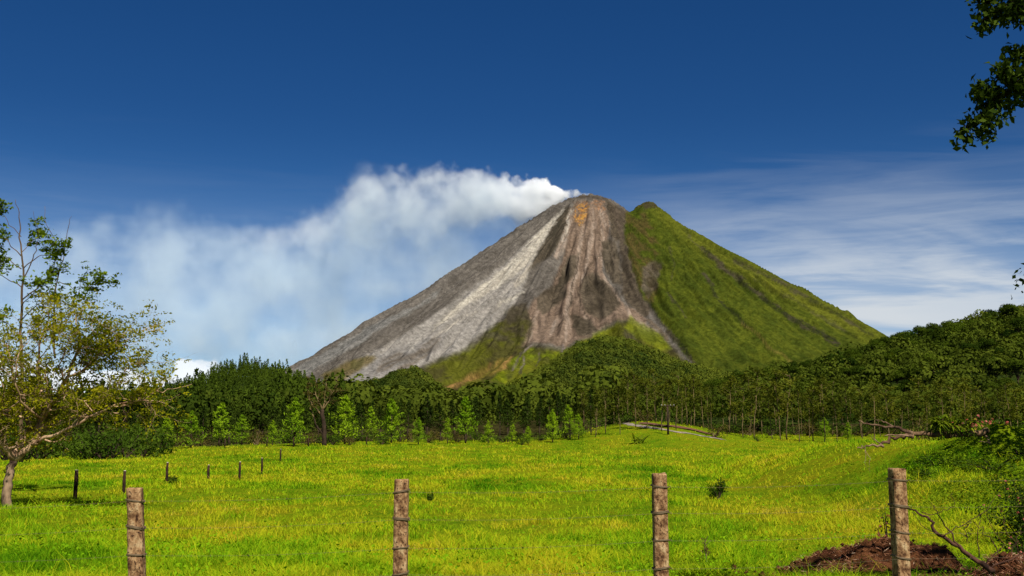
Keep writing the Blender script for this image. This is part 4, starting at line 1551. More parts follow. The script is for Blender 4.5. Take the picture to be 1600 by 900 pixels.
def heap(name, px0, px1, base_py, top_pts, Y, depth, label, seed, mat='redearth'):
    """a low heap of soil whose crest follows top_pts (pixel column, row) at distance Y"""
    g = Geo()
    x0, x1 = (px0 - 800) / FPX * Y, (px1 - 800) / FPX * Y
    xs_ = np.linspace(x0 - 0.2, x1 + 0.2, 90)
    ys_ = np.linspace(-depth, depth, 60)
    tp = [((p_ - 800) / FPX * Y, P(p_, r_, Y).z) for p_, r_ in top_pts]
    V, Xs, rows = [], [], []
    for v in ys_:
        for x in xs_:
            gg_ = gz(x, Y + v)
            crest = np.interp(x, [t_[0] for t_ in tp], [t_[1] for t_ in tp])
            f_ = max(0.0, 1 - (abs(v) / depth) ** 1.6) * float(sst(x, x0 - 0.15, x0 + 0.6) * sst(x, x1 + 0.15, x1 - 0.6))
            n_ = float(fbm(np.array(x * 3.1 + seed), np.array(v * 3.1 + 3), 4, 0.65)) - 0.5
            V.append((x, Y + v, gg_ - 0.06 + max(0, crest - gz(x, Y)) * f_ * (1 + n_ * 0.55) + n_ * 0.16 * f_ + (float(fbm(np.array(x * 14.0), np.array(v * 14.0), 3, 0.7)) - 0.5) * 0.09 * f_))
    nx_ = len(xs_)
    Q = [(j * nx_ + i, j * nx_ + i + 1, (j + 1) * nx_ + i + 1, (j + 1) * nx_ + i) for j in range(len(ys_) - 1) for i in range(nx_ - 1)]
    g.add(V, Q)
    # roots and straw worked into the soil
    rg = np.random.default_rng(seed)
    Va = np.array(V)
    top = Va[(Va[:, 2] > np.array([gz(a, b) for a, b in Va[:, :2]]) + 0.04)]
    k = rg.integers(0, len(top), 9000)
    root = empty(name, (0, 0, 0), 0, label, 'soil heap')
    g.obj('soil', M[mat], root, smooth=True)
    s = Geo()
    dirs = unit(rg.normal(size=(9000, 3)) * [1, 1, 0.35] + [0.5, -0.2, 0])
    cards(s, top[k] + rg.normal(size=(9000, 3)) * [0.07, 0.07, 0.004] + [0, 0, 0.015], rg.uniform(0.02, 0.12, 9000), [0, -0.3, 1], 0.5, 0.09, dirs, rg, rg.random(9000))
    o = s.obj('dry_roots', M['straw'], root, attr=True)
    tag(o, kind='stuff')
    # clods and crumbs on the heap and spilled into the grass around it
    s = Geo()
    n_ = 520
    cx_ = rg.uniform(x0 - 0.5, x1 + 0.5, n_)
    cy_ = Y + rg.normal(size=n_) * depth * 0.62
    Vg = Va
    for a_, b_ in zip(cx_, cy_):
        j = int(np.argmin((Vg[::3, 0] - a_) ** 2 + (Vg[::3, 1] - b_) ** 2)) * 3
        inside = abs(Vg[j, 0] - a_) < 0.1 and abs(Vg[j, 1] - b_) < 0.1
        zb = Vg[j, 2] if inside else gz(a_, b_)
        zb = max(zb, gz(a_, b_))
        r_ = abs(rg.normal()) * 0.022 + 0.012
        o6 = np.array([[1, 0, 0], [0, 1, 0], [-1, 0, 0], [0, -1, 0], [0, 0, 1], [0, 0, -1]]) * r_ * rg.uniform(0.6, 1.4, (6, 1)) + [a_, b_, zb + r_ * 0.4]
        s.add(o6, None, [(0, 1, 4), (1, 2, 4), (2, 3, 4), (3, 0, 4), (1, 0, 5), (2, 1, 5), (3, 2, 5), (0, 3, 5)])
    tag(s.obj('clods', M[mat], root), kind='stuff')
    return root


m, nt, out = new_mat('dry_roots')
at = nt.new('ShaderNodeAttribute', attribute_name='tint')
principled(nt, out, ramp(nt, at.outputs['Fac'], [(0.0, (0.02, 0.007, 0.004)), (0.6, (0.12, 0.04, 0.018)), (0.92, (0.26, 0.12, 0.06)), (1.0, (0.42, 0.3, 0.2))]), 0.9, 0.1)
M['straw'] = m
heap('soil_heap', 1210, 1505, 895, [(1215, 880), (1250, 864), (1300, 850), (1345, 839), (1395, 838), (1440, 849), (1480, 864), (1510, 880)], 17.0, 1.3, 'long low heap of reddish earth and roots behind the pitted square post', 71)
heap('small_soil_heap', 1490, 1660, 900, [(1480, 886), (1520, 874), (1560, 868), (1620, 866), (1680, 880)], 14.9, 0.8, 'smaller dark reddish soil heap under the dead branches at the lower right', 72)


# ------------------------------------------------------------------ branches and broken wood
def limb(g, pts, r0, r1, sides=6, wob=0.03, sub=4, tint=0.0):
    """a tube through pixel points (px, py, Y), refined and slightly crooked"""
    W_ = [P(*p) for p in pts]
    out_ = []
    for a, b in zip(W_[:-1], W_[1:]):
        for i in range(sub):
            t = i / sub
            q = a.lerp(b, t)
            if out_:
                q = q + Vector((random.gauss(0, 1), random.gauss(0, 1), random.gauss(0, 1))) * wob
            out_.append(q)
    out_.append(W_[-1])
    n_ = len(out_)
    tube(g, out_, [r0 + (r1 - r0) * (i / (n_ - 1)) ** 0.8 for i in range(n_)], sides, tint)
    return out_


random.seed(21)
Y0 = 14.2
root = empty('dead_branch', (0, 0, 0), 0, 'thick dark dead branch with forked side arms leaning out of the small soil heap', 'branch')
g = Geo()
limb(g, [(1552, 893, Y0 - .2), (1520, 872, Y0), (1490, 850, Y0), (1458, 830, Y0 + .1), (1455, 812, Y0 + .1), (1430, 797, Y0 + .2), (1418, 793, Y0 + .3)], 0.038, 0.008, 7, 0.012)
g.obj('bough', M['branch_red'], root, smooth=True)
for pts, r in (([(1500, 858, Y0), (1480, 828, Y0), (1462, 800, Y0 - .1), (1455, 785, Y0 - .1)], 0.014), ([(1472, 838, Y0), (1500, 822, Y0 + .1), (1535, 803, Y0 + .2), (1562, 770, Y0 + .2)], 0.008),
               ([(1440, 800, Y0 + .1), (1470, 802, Y0), (1490, 790, Y0), (1488, 770, Y0)], 0.006), ([(1535, 885, Y0), (1570, 850, Y0), (1545, 820, Y0), (1538, 800, Y0)], 0.008),
               ([(1470, 835, Y0), (1440, 822, Y0 - .1), (1425, 800, Y0 - .1)], 0.006), ([(1545, 890, Y0), (1590, 865, Y0), (1620, 860, Y0)], 0.014)):
    g = Geo()
    limb(g, pts, r, 0.003, 5, 0.014)
    g.obj('side_branch', M['branch_red'], root, smooth=True)
root = empty('thin_dead_stems', (0, 0, 0), 0, 'few bare wiry stems curving up at the right edge beside the dead branch', 'dead stems')
for pts in ([(1600, 880, 15), (1585, 850, 15), (1570, 820, 15), (1560, 790, 15)], [(1575, 880, 15.2), (1590, 840, 15.2), (1602, 810, 15.2)], [(1560, 870, 15.4), (1548, 840, 15.4), (1520, 815, 15.4), (1500, 812, 15.4)], [(1530, 872, 15), (1526, 840, 15), (1532, 812, 15)]):
    g = Geo()
    limb(g, pts, 0.009, 0.003, 5, 0.02)
    g.obj('stem', M['branch_red'], root)
for i, (px, base, top, lab) in enumerate([(1105, 878, 838, 'broken brown weed stalk with side twigs in the meadow between the two right-hand near posts'), (1512, 850, 822, 'withered brown weed with curled dead leaves beside the dead branch')]):
    q = ground_at(px, base)
    root = empty('dead_weed', (0, 0, 0), 0, lab, 'weed')
    g = Geo()
    Yq = q.y
    limb(g, [(px, base + 6, Yq), (px - 2, base - 14, Yq), (px - 5, base - 26, Yq), (px + 1, top, Yq)], 0.013, 0.006, 5, 0.01)
    limb(g, [(px - 2, base - 12, Yq), (px - 12, base - 18, Yq)], 0.007, 0.004, 4, 0.01)
    limb(g, [(px - 4, base - 24, Yq), (px + 6, base - 34, Yq)], 0.007, 0.004, 4, 0.01)
    g.obj('stalk', M['bark_dead'], root)
    g = Geo()
    c = P(px - 1, (base + top) / 2, Yq)
    cards(g, np.array(c) + RNG.normal(size=(30, 3)) * [0.06, 0.05, 0.13], 0.07, None, 1, 0.5)
    g.obj('dead_leaves', M['brownshrub'], root)

# ------------------------------------------------------------------ the fallen tree on the bank
M['bark_fallen'] = mat_bark('rotting_bark', (0.035, 0.016, 0.008), (0.20, 0.12, 0.06), 4.0, 0.5)
random.seed(22)
YF = 40.0
root = empty('fallen_tree', (0, 0, 0), 0, 'fallen dead tree lying along the grassy bank with pale crooked branches', 'fallen tree')
g = Geo()
limb(g, [(1548, 681, YF + .6), (1515, 677, YF + .3), (1480, 679, YF), (1440, 676, YF - .2), (1415, 681, YF - .4), (1395, 686, YF - .6), (1376, 694, YF - .8)], 0.13, 0.05, 9, 0.05)
g.obj('trunk', M['bark_fallen'], root, smooth=True)
for pts, r in (([(1425, 677, YF - .3), (1410, 672, YF - .3), (1395, 666, YF), (1370, 665, YF), (1348, 662, YF)], 0.085), ([(1396, 667, YF), (1382, 660, YF), (1368, 656, YF + .2)], 0.04), ([(1349, 662, YF), (1342, 657, YF)], 0.03),
               ([(1424, 681, YF - .4), (1405, 680, YF - .9), (1382, 681, YF - 1.2)], 0.05), ([(1380, 698, YF - 1.5), (1366, 696, YF - 1.6), (1350, 697, YF - 1.6), (1340, 700, YF - 1.7)], 0.05),
               ([(1380, 697, YF - 1.5), (1372, 690, YF - 1.5), (1361, 682, YF - 1.5)], 0.03), ([(1352, 697, YF - 1.6), (1352, 715, YF - 2), (1354, 730, YF - 2.5)], 0.012), ([(1352, 700, YF - 1.6), (1358, 722, YF - 2), (1360, 738, YF - 2.4)], 0.010),
               ([(1545, 678, YF + .5), (1565, 684, YF + .4), (1580, 686, YF + .3)], 0.06), ([(1500, 676, YF), (1503, 664, YF), (1510, 660, YF)], 0.04), ([(1540, 682, YF), (1548, 692, YF - .5), (1530, 690, YF - .4)], 0.05)):
    g = Geo()
    limb(g, pts, r, r * 0.35, 6, 0.03)
    g.obj('branch', M['bark_dead'], root, smooth=True)
# strap-leaved clumps rooted on the fallen trunk
M['brom'] = mat_leaf('strap_leaves', (0.03, 0.075, 0.006), (0.20, 0.24, 0.012), 0.35, 3.0, attr='tint')


def strap_clump(geo, c, n, L, rg, w=0.055, up=0.9):
    for i in range(n):
        a = rg.random() * 6.28
        l = L * rg.uniform(0.6, 1.15)
        e = rg.uniform(0.25, 1.25) * up
        d = np.array([math.cos(a), math.sin(a), 0])
        s = np.array([-d[1], d[0], 0]) * w
        p0 = np.array(c) + d * 0.03
        pts = [p0 + d * l * t + np.array([0, 0, 1]) * (l * e * t - l * 0.75 * t * t) for t in (0, 0.3, 0.6, 0.85, 1.0)]
        V = []
        for k, p_ in enumerate(pts):
            ww = (0.7, 1.0, 0.85, 0.5, 0.05)[k]
            V += [p_ - s * ww, p_ + s * ww]
        geo.add(V, [(2 * k, 2 * k + 1, 2 * k + 3, 2 * k + 2) for k in range(4)], None, rg.random())


rg = np.random.default_rng(5)
root = empty('epiphyte_clump', tuple(P(1482, 672, YF)), 0, 'leafy clump of strap-leaved plants growing on the middle of the fallen tree', 'plant')
g = Geo()
for i in range(15):
    strap_clump(g, (rg.normal() * 0.40, rg.normal() * 0.18, 0.10 + abs(rg.normal()) * 0.18), 20, 0.55, rg, 0.034)
g.obj('leaves', M['brom'], root, attr=True)
g = Geo()
cards(g, rg.normal(size=(260, 3)) * [0.5, 0.2, 0.12] + [0.05, 0, -0.14], 0.10, None, 1, 0.5, None, rg)
tag(g.obj('moss', M['shrub'], root), kind='stuff')

# bright broad-leaved plant by the track
x, y, z = spot(998, 168)
root = empty('banana_plant', (x, y, z), 0, 'bright yellow-green broad-leaved plant on the grass hump beside the track', 'plant')
g = Geo()
for i in range(4):
    strap_clump(g, (rg.normal() * 0.6, rg.normal() * 0.4, 0.3), 8, 1.5, rg, 0.16, 1.3)
g.obj('leaves', M['brom'], root, attr=True)

# ------------------------------------------------------------------ utility pole beside the track
x, y, z = spot(1042, 178)
hp = P(1042, 632, 178).z - z
root = empty('utility_pole', (x, y, z), 0, 'dark wooden utility pole with a crossarm beside the track', 'utility pole')
g = Geo()
tube(g, [(0, 0, -0.2), (0, 0, hp * 0.5), (0, 0, hp)], [0.17, 0.15, 0.12], 8)
g.obj('pole', M['bark_dark'], root)
g = Geo()
tube(g, [(-1.1, -0.1, hp - 0.25), (0, -0.12, hp - 0.22), (1.1, -0.1, hp - 0.25)], [0.06] * 3, 4)
g.obj('crossarm', M['bark_dark'], root)
M['porcelain'] = mat_plain('pale_porcelain', (0.3, 0.28, 0.24), 0.4)
for xx in (-1.0, -0.45, 0.45, 1.0):
    g = Geo()
    tube(g, [(xx, -0.1, hp - 0.19), (xx, -0.1, hp - 0.10), (xx, -0.1, hp + 0.02)], [0.05, 0.085, 0.04], 6)
    g.obj('insulator', M['porcelain'], root)

# ------------------------------------------------------------------ flowering shrubs
M['blossom'] = mat_leaf('pink_blossoms', (0.36, 0.05, 0.035), (0.55, 0.20, 0.15), 0.3, 5.0, attr='tint', gloss=0.0)
M['flowershrub'] = mat_leaf('flowering_shrub_leaves', (0.010, 0.026, 0.004), (0.06, 0.095, 0.010), 0.25, 1.5)


def flower_shrub(px, py, Y, w, h, n, nb, label, seed, leaf=0.07, stems=14, bl=0.035):
    rg = np.random.default_rng(seed)
    random.seed(seed)
    x = (px - 800) / FPX * Y
    z = gz(x, Y)
    root = empty('flowering_shrub', (x, Y, z), 0, label, 'shrub')
    S, L, B = Geo(), Geo(), Geo()
    tips = []
    for i in range(stems):
        a = rg.random() * 6.28
        rr = w * 0.5 * math.sqrt(rg.random())
        tip = np.array([math.cos(a) * rr, math.sin(a) * rr * 0.8, h * rg.uniform(0.5, 1.0) * (1 - 0.35 * (rr / (w * 0.5)) ** 2)])
        tube(S, [(tip[0] * 0.2, tip[1] * 0.2, -0.05), tuple(tip * [0.5, 0.5, 0.6]), tuple(tip)], [0.014, 0.010, 0.004], 4, cap=False)
        tips.append(tip)
        k = int(n / stems)
        t = rg.uniform(0.2, 1.05, (k, 1))
        c = tip * t + rg.normal(size=(k, 3)) * [w * 0.08, w * 0.08, h * 0.08]
        cards(L, c, leaf * rg.uniform(0.7, 1.3, k), c * [1, 1, 0.4] + [0, -0.2, 0.5], 0.8, 0.55, None, rg)
    S.obj('stems', M['branch_red'], root)
    L.obj('foliage', M['flowershrub'], root)
    for i in range(nb):
        t_ = tips[rg.integers(len(tips))] * rg.uniform(0.6, 1.05) + rg.normal(size=3) * [w * 0.07, w * 0.07, h * 0.06] + [0, -w * 0.08, 0]
        v = unit(rg.normal(size=(9, 3)) + [0, -0.4, 0.6])
        cards(B, t_ + v * bl * 0.6, bl, v, 0.2, 0.9, None, rg, rg.random())
    tag(B.obj('blossoms', M['blossom'], root, attr=True), kind='stuff')


flower_shrub(1600, 745, 23.0, 2.3, 1.45, 4600, 75, 'dark shrub dotted with many pink flowers on the bank at the right edge', 81)
flower_shrub(1605, 790, 19.5, 1.5, 0.6, 1700, 34, 'low pink-flowered shrub spilling below the larger one at the right edge', 82, stems=12)
flower_shrub(1375, 756, 19.5, 0.50, 1.0, 170, 16, 'thin straggly stems with pale pink flowers just left of the pitted square post', 83, 0.055, 9)
flower_shrub(1528, 672, 46.0, 2.6, 0.9, 900, 60, 'low reddish-flowered shrub behind the broken end of the fallen tree', 84, 0.12, 20, 0.09)


# ------------------------------------------------------------------ branching growth for the leafy trees
def grow(G, L, p, d, length, r, depth, rg, leafn, leafs, spread=0.7, upb=0.12, tips=None, leaf_from=2, bend=0.16):
    d = unit(d)
    pts = [np.array(p, float)]
    seg = 4
    q = np.array(p, float)
    for i in range(seg):
        d = unit(d + rg.normal(size=3) * bend + np.array([0, 0, upb * 0.5]))
        q = q + d * length / seg
        pts.append(q.copy())
    r1 = r * 0.58
    tube(G, pts, [r + (r1 - r) * i / seg for i in range(seg + 1)], 6 if r > 0.04 else 4 if r > 0.012 else 3, cap=False)
    if depth <= leaf_from:
        k = leafn if depth > 0 else int(leafn * 1.5)
        ns = max(1, int(round(k / 6)))
        for _ in range(ns):                                     # leaves stand in rosettes on short shoots
            t = rg.uniform(0.3, 1.08)
            c0 = pts[0] + (pts[-1] - pts[0]) * t + rg.normal(size=3) * (0.07 + 0.07 * length)
            L.append(c0 + rg.normal(size=(7, 3)) * [0.095, 0.095, 0.05])
    if depth == 0:
        return
    nb = rg.integers(2, 4)
    for i in range(nb + 1):
        t = rg.integers(1, seg + 1) if i else seg
        dd = unit(d + rg.normal(size=3) * spread + np.array([0, 0, upb]))
        grow(G, L, pts[t], dd, length * rg.uniform(0.55, 0.85), r1 * rg.uniform(0.6, 0.95), depth - 1, rg, leafn, leafs, spread, upb, tips, leaf_from, bend)


M['bark_trunk'] = mat_bark('trunk_bark', (0.04, 0.022, 0.014), (0.30, 0.20, 0.12), 3.4, 0.5)
# ---- the spreading tree at the left edge
rg = np.random.default_rng(90)
random.seed(90)
base = ground_at(10, 792)
YT = base.y
print('left tree at', base)
root = empty('spreading_tree', (0, 0, 0), 0, 'spreading tree with pale crooked branches and small yellow-green leaves at the left edge', 'tree')
G = Geo()
Lf = []
mp = YT / FPX
limb(G, [(11, 800, YT), (12, 765, YT), (17, 735, YT), (22, 716, YT)], 0.20, 0.15, 10, 0.03)
G.obj('trunk', M['bark_trunk'], root, smooth=True)
G = Geo()
LIMBS = [
    ([(22, 718, YT), (45, 700, YT), (62, 678, YT), (66, 655, YT), (82, 632, YT - .2), (100, 600, YT - .4), (118, 560, YT - .5), (125, 520, YT - .5)], 0.15, 0.035),
    ([(22, 718, YT), (8, 700, YT - .3), (-8, 685, YT - .6), (-30, 665, YT - .9), (-60, 620, YT - 1.2)], 0.15, 0.04),
    ([(50, 697, YT), (80, 680, YT - .5), (112, 668, YT - 1.0), (150, 648, YT - 1.3), (185, 632, YT - 1.4), (215, 625, YT - 1.5), (245, 612, YT - 1.6), (262, 608, YT - 1.6), (300, 600, YT - 1.7)], 0.085, 0.006),
    ([(22, 716, YT), (30, 690, YT + .5), (45, 668, YT + .9), (38, 630, YT + 1.1), (20, 590, YT + 1.3), (12, 540, YT + 1.3)], 0.13, 0.03),
    ([(66, 655, YT), (72, 625, YT + .4), (60, 590, YT + .7), (62, 545, YT + .8), (75, 505, YT + .9)], 0.10, 0.025),
    ([(100, 600, YT - .4), (130, 578, YT - .8), (158, 556, YT - 1), (185, 540, YT - 1.1), (200, 530, YT - 1.2)], 0.055, 0.012),
    ([(112, 668, YT - 1), (140, 640, YT - .6), (165, 612, YT - .4), (190, 590, YT - .3), (205, 560, YT - .2)], 0.05, 0.012),
    ([(22, 716, YT), (6, 690, YT + .4), (-5, 650, YT + .9), (-20, 600, YT + 1.2), (-40, 540, YT + 1.3)], 0.11, 0.03),
    ([(82, 632, YT - .2), (110, 600, YT + .6), (140, 565, YT + 1.0), (160, 530, YT + 1.2)], 0.05, 0.012),
    ([(45, 668, YT + .9), (20, 640, YT + 1.6), (0, 600, YT + 2.2), (-10, 550, YT + 2.6)], 0.06, 0.015),
    ([(66, 655, YT), (40, 640, YT - 1.0), (25, 600, YT - 1.8), (30, 550, YT - 2.2)], 0.07, 0.015),
    ([(100, 600, YT - .4), (95, 560, YT - 1.2), (110, 520, YT - 1.6)], 0.04, 0.012),
]
for li, (pts, r0, r1) in enumerate(LIMBS):
    path = limb(G, pts, r0, r1, 7, 0.05, 3)
    n_ = len(path)
    for i in range(max(3, n_ // 4), n_):
        if li == 2 and i > n_ * 0.72:
            continue
        rr = r0 + (r1 - r0) * i / n_
        for rep in range(2 if rg.random() < 0.45 else 1):
            d = np.array(path[i] - path[i - 1])
            dd = unit(unit(d) * 0.5 + rg.normal(size=3) * [1.0, 1.1, 0.7] + [0.15, 0, 0.35])
            grow(G, Lf, path[i], dd, rg.uniform(0.55, 1.15), max(0.014, rr * 0.45), 2, rg, 7, 0.1, 0.75, 0.1, None, 1)
G.obj('limbs', M['bark_pale'], root, smooth=True)
C = Geo()
cen = np.concatenate(Lf)
sel = rg.random(len(cen)) < min(1, 30000 / len(cen))
cen = cen[sel]
print('left tree leaves', len(cen))
tn = np.clip(fbm(cen[:, 0] * 0.8 + 3, cen[:, 2] * 0.8 + cen[:, 1] * 0.5, 2) * 1.3 - 0.2 + rg.normal(size=len(cen)) * 0.25, 0, 1)
cards(C, cen, 0.120 * rg.uniform(0.6, 1.35, len(cen)), [0, 0, 0.8], 0.9, 0.55, None, rg, tn)
C.obj('crown', M['treeleaf'], root, attr=True)

M['bark_slim'] = mat_bark('slim_tree_bark', (0.035, 0.022, 0.012), (0.14, 0.09, 0.045), 4.0)
# ---- the slim tree behind it, with leaf tiers and bare twigs at the top
rg = np.random.default_rng(91)
random.seed(91)
YS = YT + 9
root = empty('slim_tree', (0, 0, 0), 0, 'tall slim tree with green leaf tiers and bare top twigs behind the spreading tree', 'tree')
G = Geo()
Lf = []
bx = spot(33, YS)
limb(G, [(33, P(33, 700, YS).z * 0 + 722, YS), (33, 640, YS), (34, 560, YS), (33, 480, YS), (36, 420, YS), (32, 370, YS), (30, 340, YS), (24, 312, YS)], 0.11, 0.010, 7, 0.03)
G.obj('trunk', M['bark_slim'], root, smooth=True)
G = Geo()
for pts, r, lv in (([(34, 440, YS), (50, 405, YS), (58, 385, YS), (60, 360, YS), (52, 330, YS)], 0.035, 0), ([(33, 470, YS), (70, 440, YS), (84, 425, YS), (88, 380, YS), (72, 350, YS), (70, 322, YS)], 0.035, 0),
                   ([(84, 470, YS), (92, 430, YS), (100, 390, YS), (108, 350, YS), (112, 338, YS)], 0.035, 0), ([(86, 560, YS), (84, 520, YS), (84, 470, YS), (92, 425, YS), (98, 395, YS)], 0.06, 1),
                   ([(33, 400, YS), (10, 375, YS), (-10, 368, YS)], 0.03, 1), ([(36, 420, YS), (60, 400, YS), (78, 398, YS), (96, 388, YS)], 0.03, 1), ([(35, 450, YS), (5, 430, YS), (-20, 425, YS)], 0.03, 1),
                   ([(33, 370, YS), (15, 350, YS), (5, 335, YS), (-5, 325, YS)], 0.022, 1), ([(34, 500, YS), (60, 475, YS), (80, 465, YS)], 0.03, 1), ([(92, 440, YS), (115, 450, YS), (140, 448, YS), (158, 440, YS)], 0.02, 1),
                   ([(34, 530, YS), (10, 505, YS), (-15, 490, YS)], 0.03, 1), ([(84, 520, YS), (105, 495, YS), (120, 470, YS), (127, 440, YS)], 0.025, 1), ([(34, 560, YS), (60, 540, YS), (86, 520, YS)], 0.03, 1),
                   ([(33, 420, YS), (12, 405, YS + .5), (0, 398, YS + 1)], 0.03, 1), ([(33, 480, YS), (50, 460, YS - 1), (62, 445, YS - 1.4)], 0.03, 1), ([(33, 395, YS), (45, 380, YS + 1), (60, 372, YS + 1.2)], 0.02, 1)):
    path = limb(G, pts, r, 0.007, 5, 0.03, 3)
    if lv:
        n_ = len(path)
        for i in range(n_ // 2, n_):
            d = np.array(path[i] - path[i - 1])
            grow(G, Lf, path[i], unit(d) + rg.normal(size=3) * [0.8, 0.8, 0.4], rg.uniform(0.35, 0.75), 0.011, 1, rg, 13, 0.1, 0.7, 0.12, None, 1)
G.obj('limbs', M['bark_slim'], root, smooth=True)
C = Geo()
cen = np.concatenate(Lf)
cen[:, 2] = cen[:, 2] * 0.9 + 0.1 * np.round(cen[:, 2] * 1.4) / 1.4
print('slim tree leaves', len(cen))
cards(C, cen, 0.17 * rg.uniform(0.6, 1.35, len(cen)), [0, 0, 1.0], 0.7, 0.6, None, rg, rg.random(len(cen)))
C.obj('crown', M['leafgreen'], root, attr=True)

# ---- leafless dark-trunked tree at the forest edge
rg = np.random.default_rng(92)
random.seed(92)
YB = 172.0
root = empty('bare_tree', (0, 0, 0), 0, 'nearly leafless tree with a dark forked trunk and thin brown crown among the young pines', 'tree')
G, Lf = Geo(), []
bz = P(506, 694, YB)
p1 = limb(G, [(507, 697, YB), (507, 675, YB), (505, 655, YB), (503, 640, YB)], 0.42, 0.30, 8, 0.05)
p2 = limb(G, [(506, 680, YB), (494, 665, YB), (490, 650, YB)], 0.18, 0.10, 6, 0.05)
G.obj('trunk', M['bark_dark'], root, smooth=True)
G = Geo()
for pts in ([(503, 642, YB), (496, 622, YB), (490, 606, YB)], [(503, 642, YB), (508, 622, YB), (510, 600, YB)], [(503, 642, YB), (516, 625, YB), (522, 610, YB)], [(504, 650, YB), (488, 632, YB), (482, 618, YB)], [(490, 652, YB), (484, 638, YB)]):
    path = limb(G, pts, 0.16, 0.05, 5, 0.08, 3)
    for q in path[2:]:
        grow(G, Lf, q, unit(rg.normal(size=3) + [0, 0, 0.9]), rg.uniform(0.8, 1.6), 0.05, 1, rg, 7, 0.1, 0.8, 0.2, None, 1)
G.obj('limbs', M['bark_thin'], root)
C = Geo()
cen = np.concatenate(Lf)
cards(C, cen, 0.30 * rg.uniform(0.6, 1.3, len(cen)), None, 1, 0.6, None, rg)
C.obj('crown', M['brownshrub'], root)

# ---- the tree overhanging from the right: trunk outside the picture, boughs reaching in
rg = np.random.default_rng(93)
random.seed(93)
YO = 11.5
tx = 9.6
root = empty('overhanging_tree', (0, 0, 0), 0, 'dark leafy boughs of a near tree hanging in at the upper right corner', 'tree')
G, Lf = Geo(), []
tz = gz(tx, YO)
tube(G, [(tx, YO, tz - 0.2), (tx + 0.1, YO, tz + 1.6), (tx - 0.1, YO + 0.1, tz + 3.4), (tx, YO, tz + 5.4), (tx + .2, YO, tz + 8)], [0.26, 0.21, 0.18, 0.13, 0.06], 10)
G.obj('trunk', M['bark_dark'], root, smooth=True)
G = Geo()


def leafy_bough(pts, r, start, dens, hang=0.0, sp=0.16):
    path = limb(G, pts, r, 0.006, 6, 0.02, 6)
    n_ = len(path)
    for i in range(int(n_ * start), n_):
        f_ = (i / n_ - start) / (1 - start)
        k = int(dens * (1 - 0.55 * f_))
        w_ = sp * (1.25 - 0.75 * f_)
        for rep in range(3):
            c0 = np.array(path[i]) + rg.normal(size=3) * w_ * 0.8
            tube(G, [tuple(path[i]), tuple(c0)], [0.005, 0.002], 3, cap=False)
            c = c0 + rg.normal(size=(k // 3, 3)) * 0.052 + [0, 0, -hang * rg.random()]
            Lf.append(c)


# lower spray
leafy_bough([(2190, 60, YO), (1900, 80, YO), (1750, 95, YO), (1640, 110, YO), (1590, 128, YO), (1560, 155, YO), (1530, 180, YO), (1500, 218, YO)], 0.08, 0.42, 36, 0.07, 0.066)
leafy_bough([(1700, 98, YO), (1640, 96, YO + .2), (1600, 92, YO + .2), (1578, 84, YO + .2)], 0.015, 0.6, 26, 0.0, 0.04)
leafy_bough([(1640, 110, YO), (1610, 115, YO - .2), (1575, 118, YO - .2), (1560, 112, YO - .2)], 0.02, 0.3, 42, 0.0, 0.05)
leafy_bough([(1560, 155, YO), (1540, 145, YO - .1), (1530, 148, YO - .1)], 0.012, 0.3, 30, 0.0, 0.04)
leafy_bough([(1560, 160, YO), (1545, 190, YO - .1), (1532, 212, YO - .1)], 0.01, 0.35, 26, 0.05, 0.035)
# upper spray
leafy_bough([(2190, -60, YO), (1900, -60, YO), (1720, -30, YO), (1640, -10, YO), (1590, 0, YO), (1555, 14, YO), (1534, 40, YO)], 0.07, 0.5, 42, 0.04, 0.055)
leafy_bough([(1720, -40, YO), (1650, -5, YO), (1610, 10, YO), (1580, 20, YO)], 0.02, 0.3, 44, 0.05, 0.06)
leafy_bough([(1700, -40, YO), (1600, -25, YO), (1550, -12, YO), (1535, 5, YO)], 0.02, 0.3, 44, 0.0, 0.08)
# the rest of the crown, outside the picture
n_in = len(Lf)
for i in range(44):
    a = rg.random() * 6.28
    q0 = np.array([tx, YO, tz + rg.uniform(4.2, 8.0)])
    d = np.array([math.cos(a), math.sin(a), rg.uniform(0.0, 0.8)])
    if d[0] < 0.1:
        d[0] = abs(d[0]) + 0.15
    d[1] *= 0.8
    grow(G, Lf, q0, d, rg.uniform(1.0, 1.7), 0.06, 2, rg, 22, 0.1, 0.6, 0.05, None, 1)
G.obj('limbs', M['bark_dark'], root)
C = Geo()
inner, outer = np.concatenate(Lf[:n_in]), np.concatenate(Lf[n_in:])
cen = np.concatenate([inner, outer[outer[:, 0] > 6.3]])

print('overhang leaves', len(cen))
cards(C, cen, 0.085 * rg.uniform(0.6, 1.4, len(cen)), [0, 0, 0.5], 0.9, 0.55, [0, 0, -0.6], rg, rg.random(len(cen)), fold=True)
C.obj('crown', M['overleaf'], root, attr=True)

# ---- broad tree just outside the right edge, whose shade falls on the bank
rg = np.random.default_rng(94)
random.seed(94)
root = empty('shade_tree', (21.35, 36.0, gz(21.35, 36.0) - 0.1), 0, 'dark sprig of a tree crown poking in above the wooded hill at the right edge', 'tree')
T, C = broad_parts(7.0, 4.6, 95, 5200, 0.22, 0.42, 13, 0.7)
T.obj('trunk', M['bark_dark'], root, smooth=True)
C.obj('crown', M['overleaf'], root, attr=True)

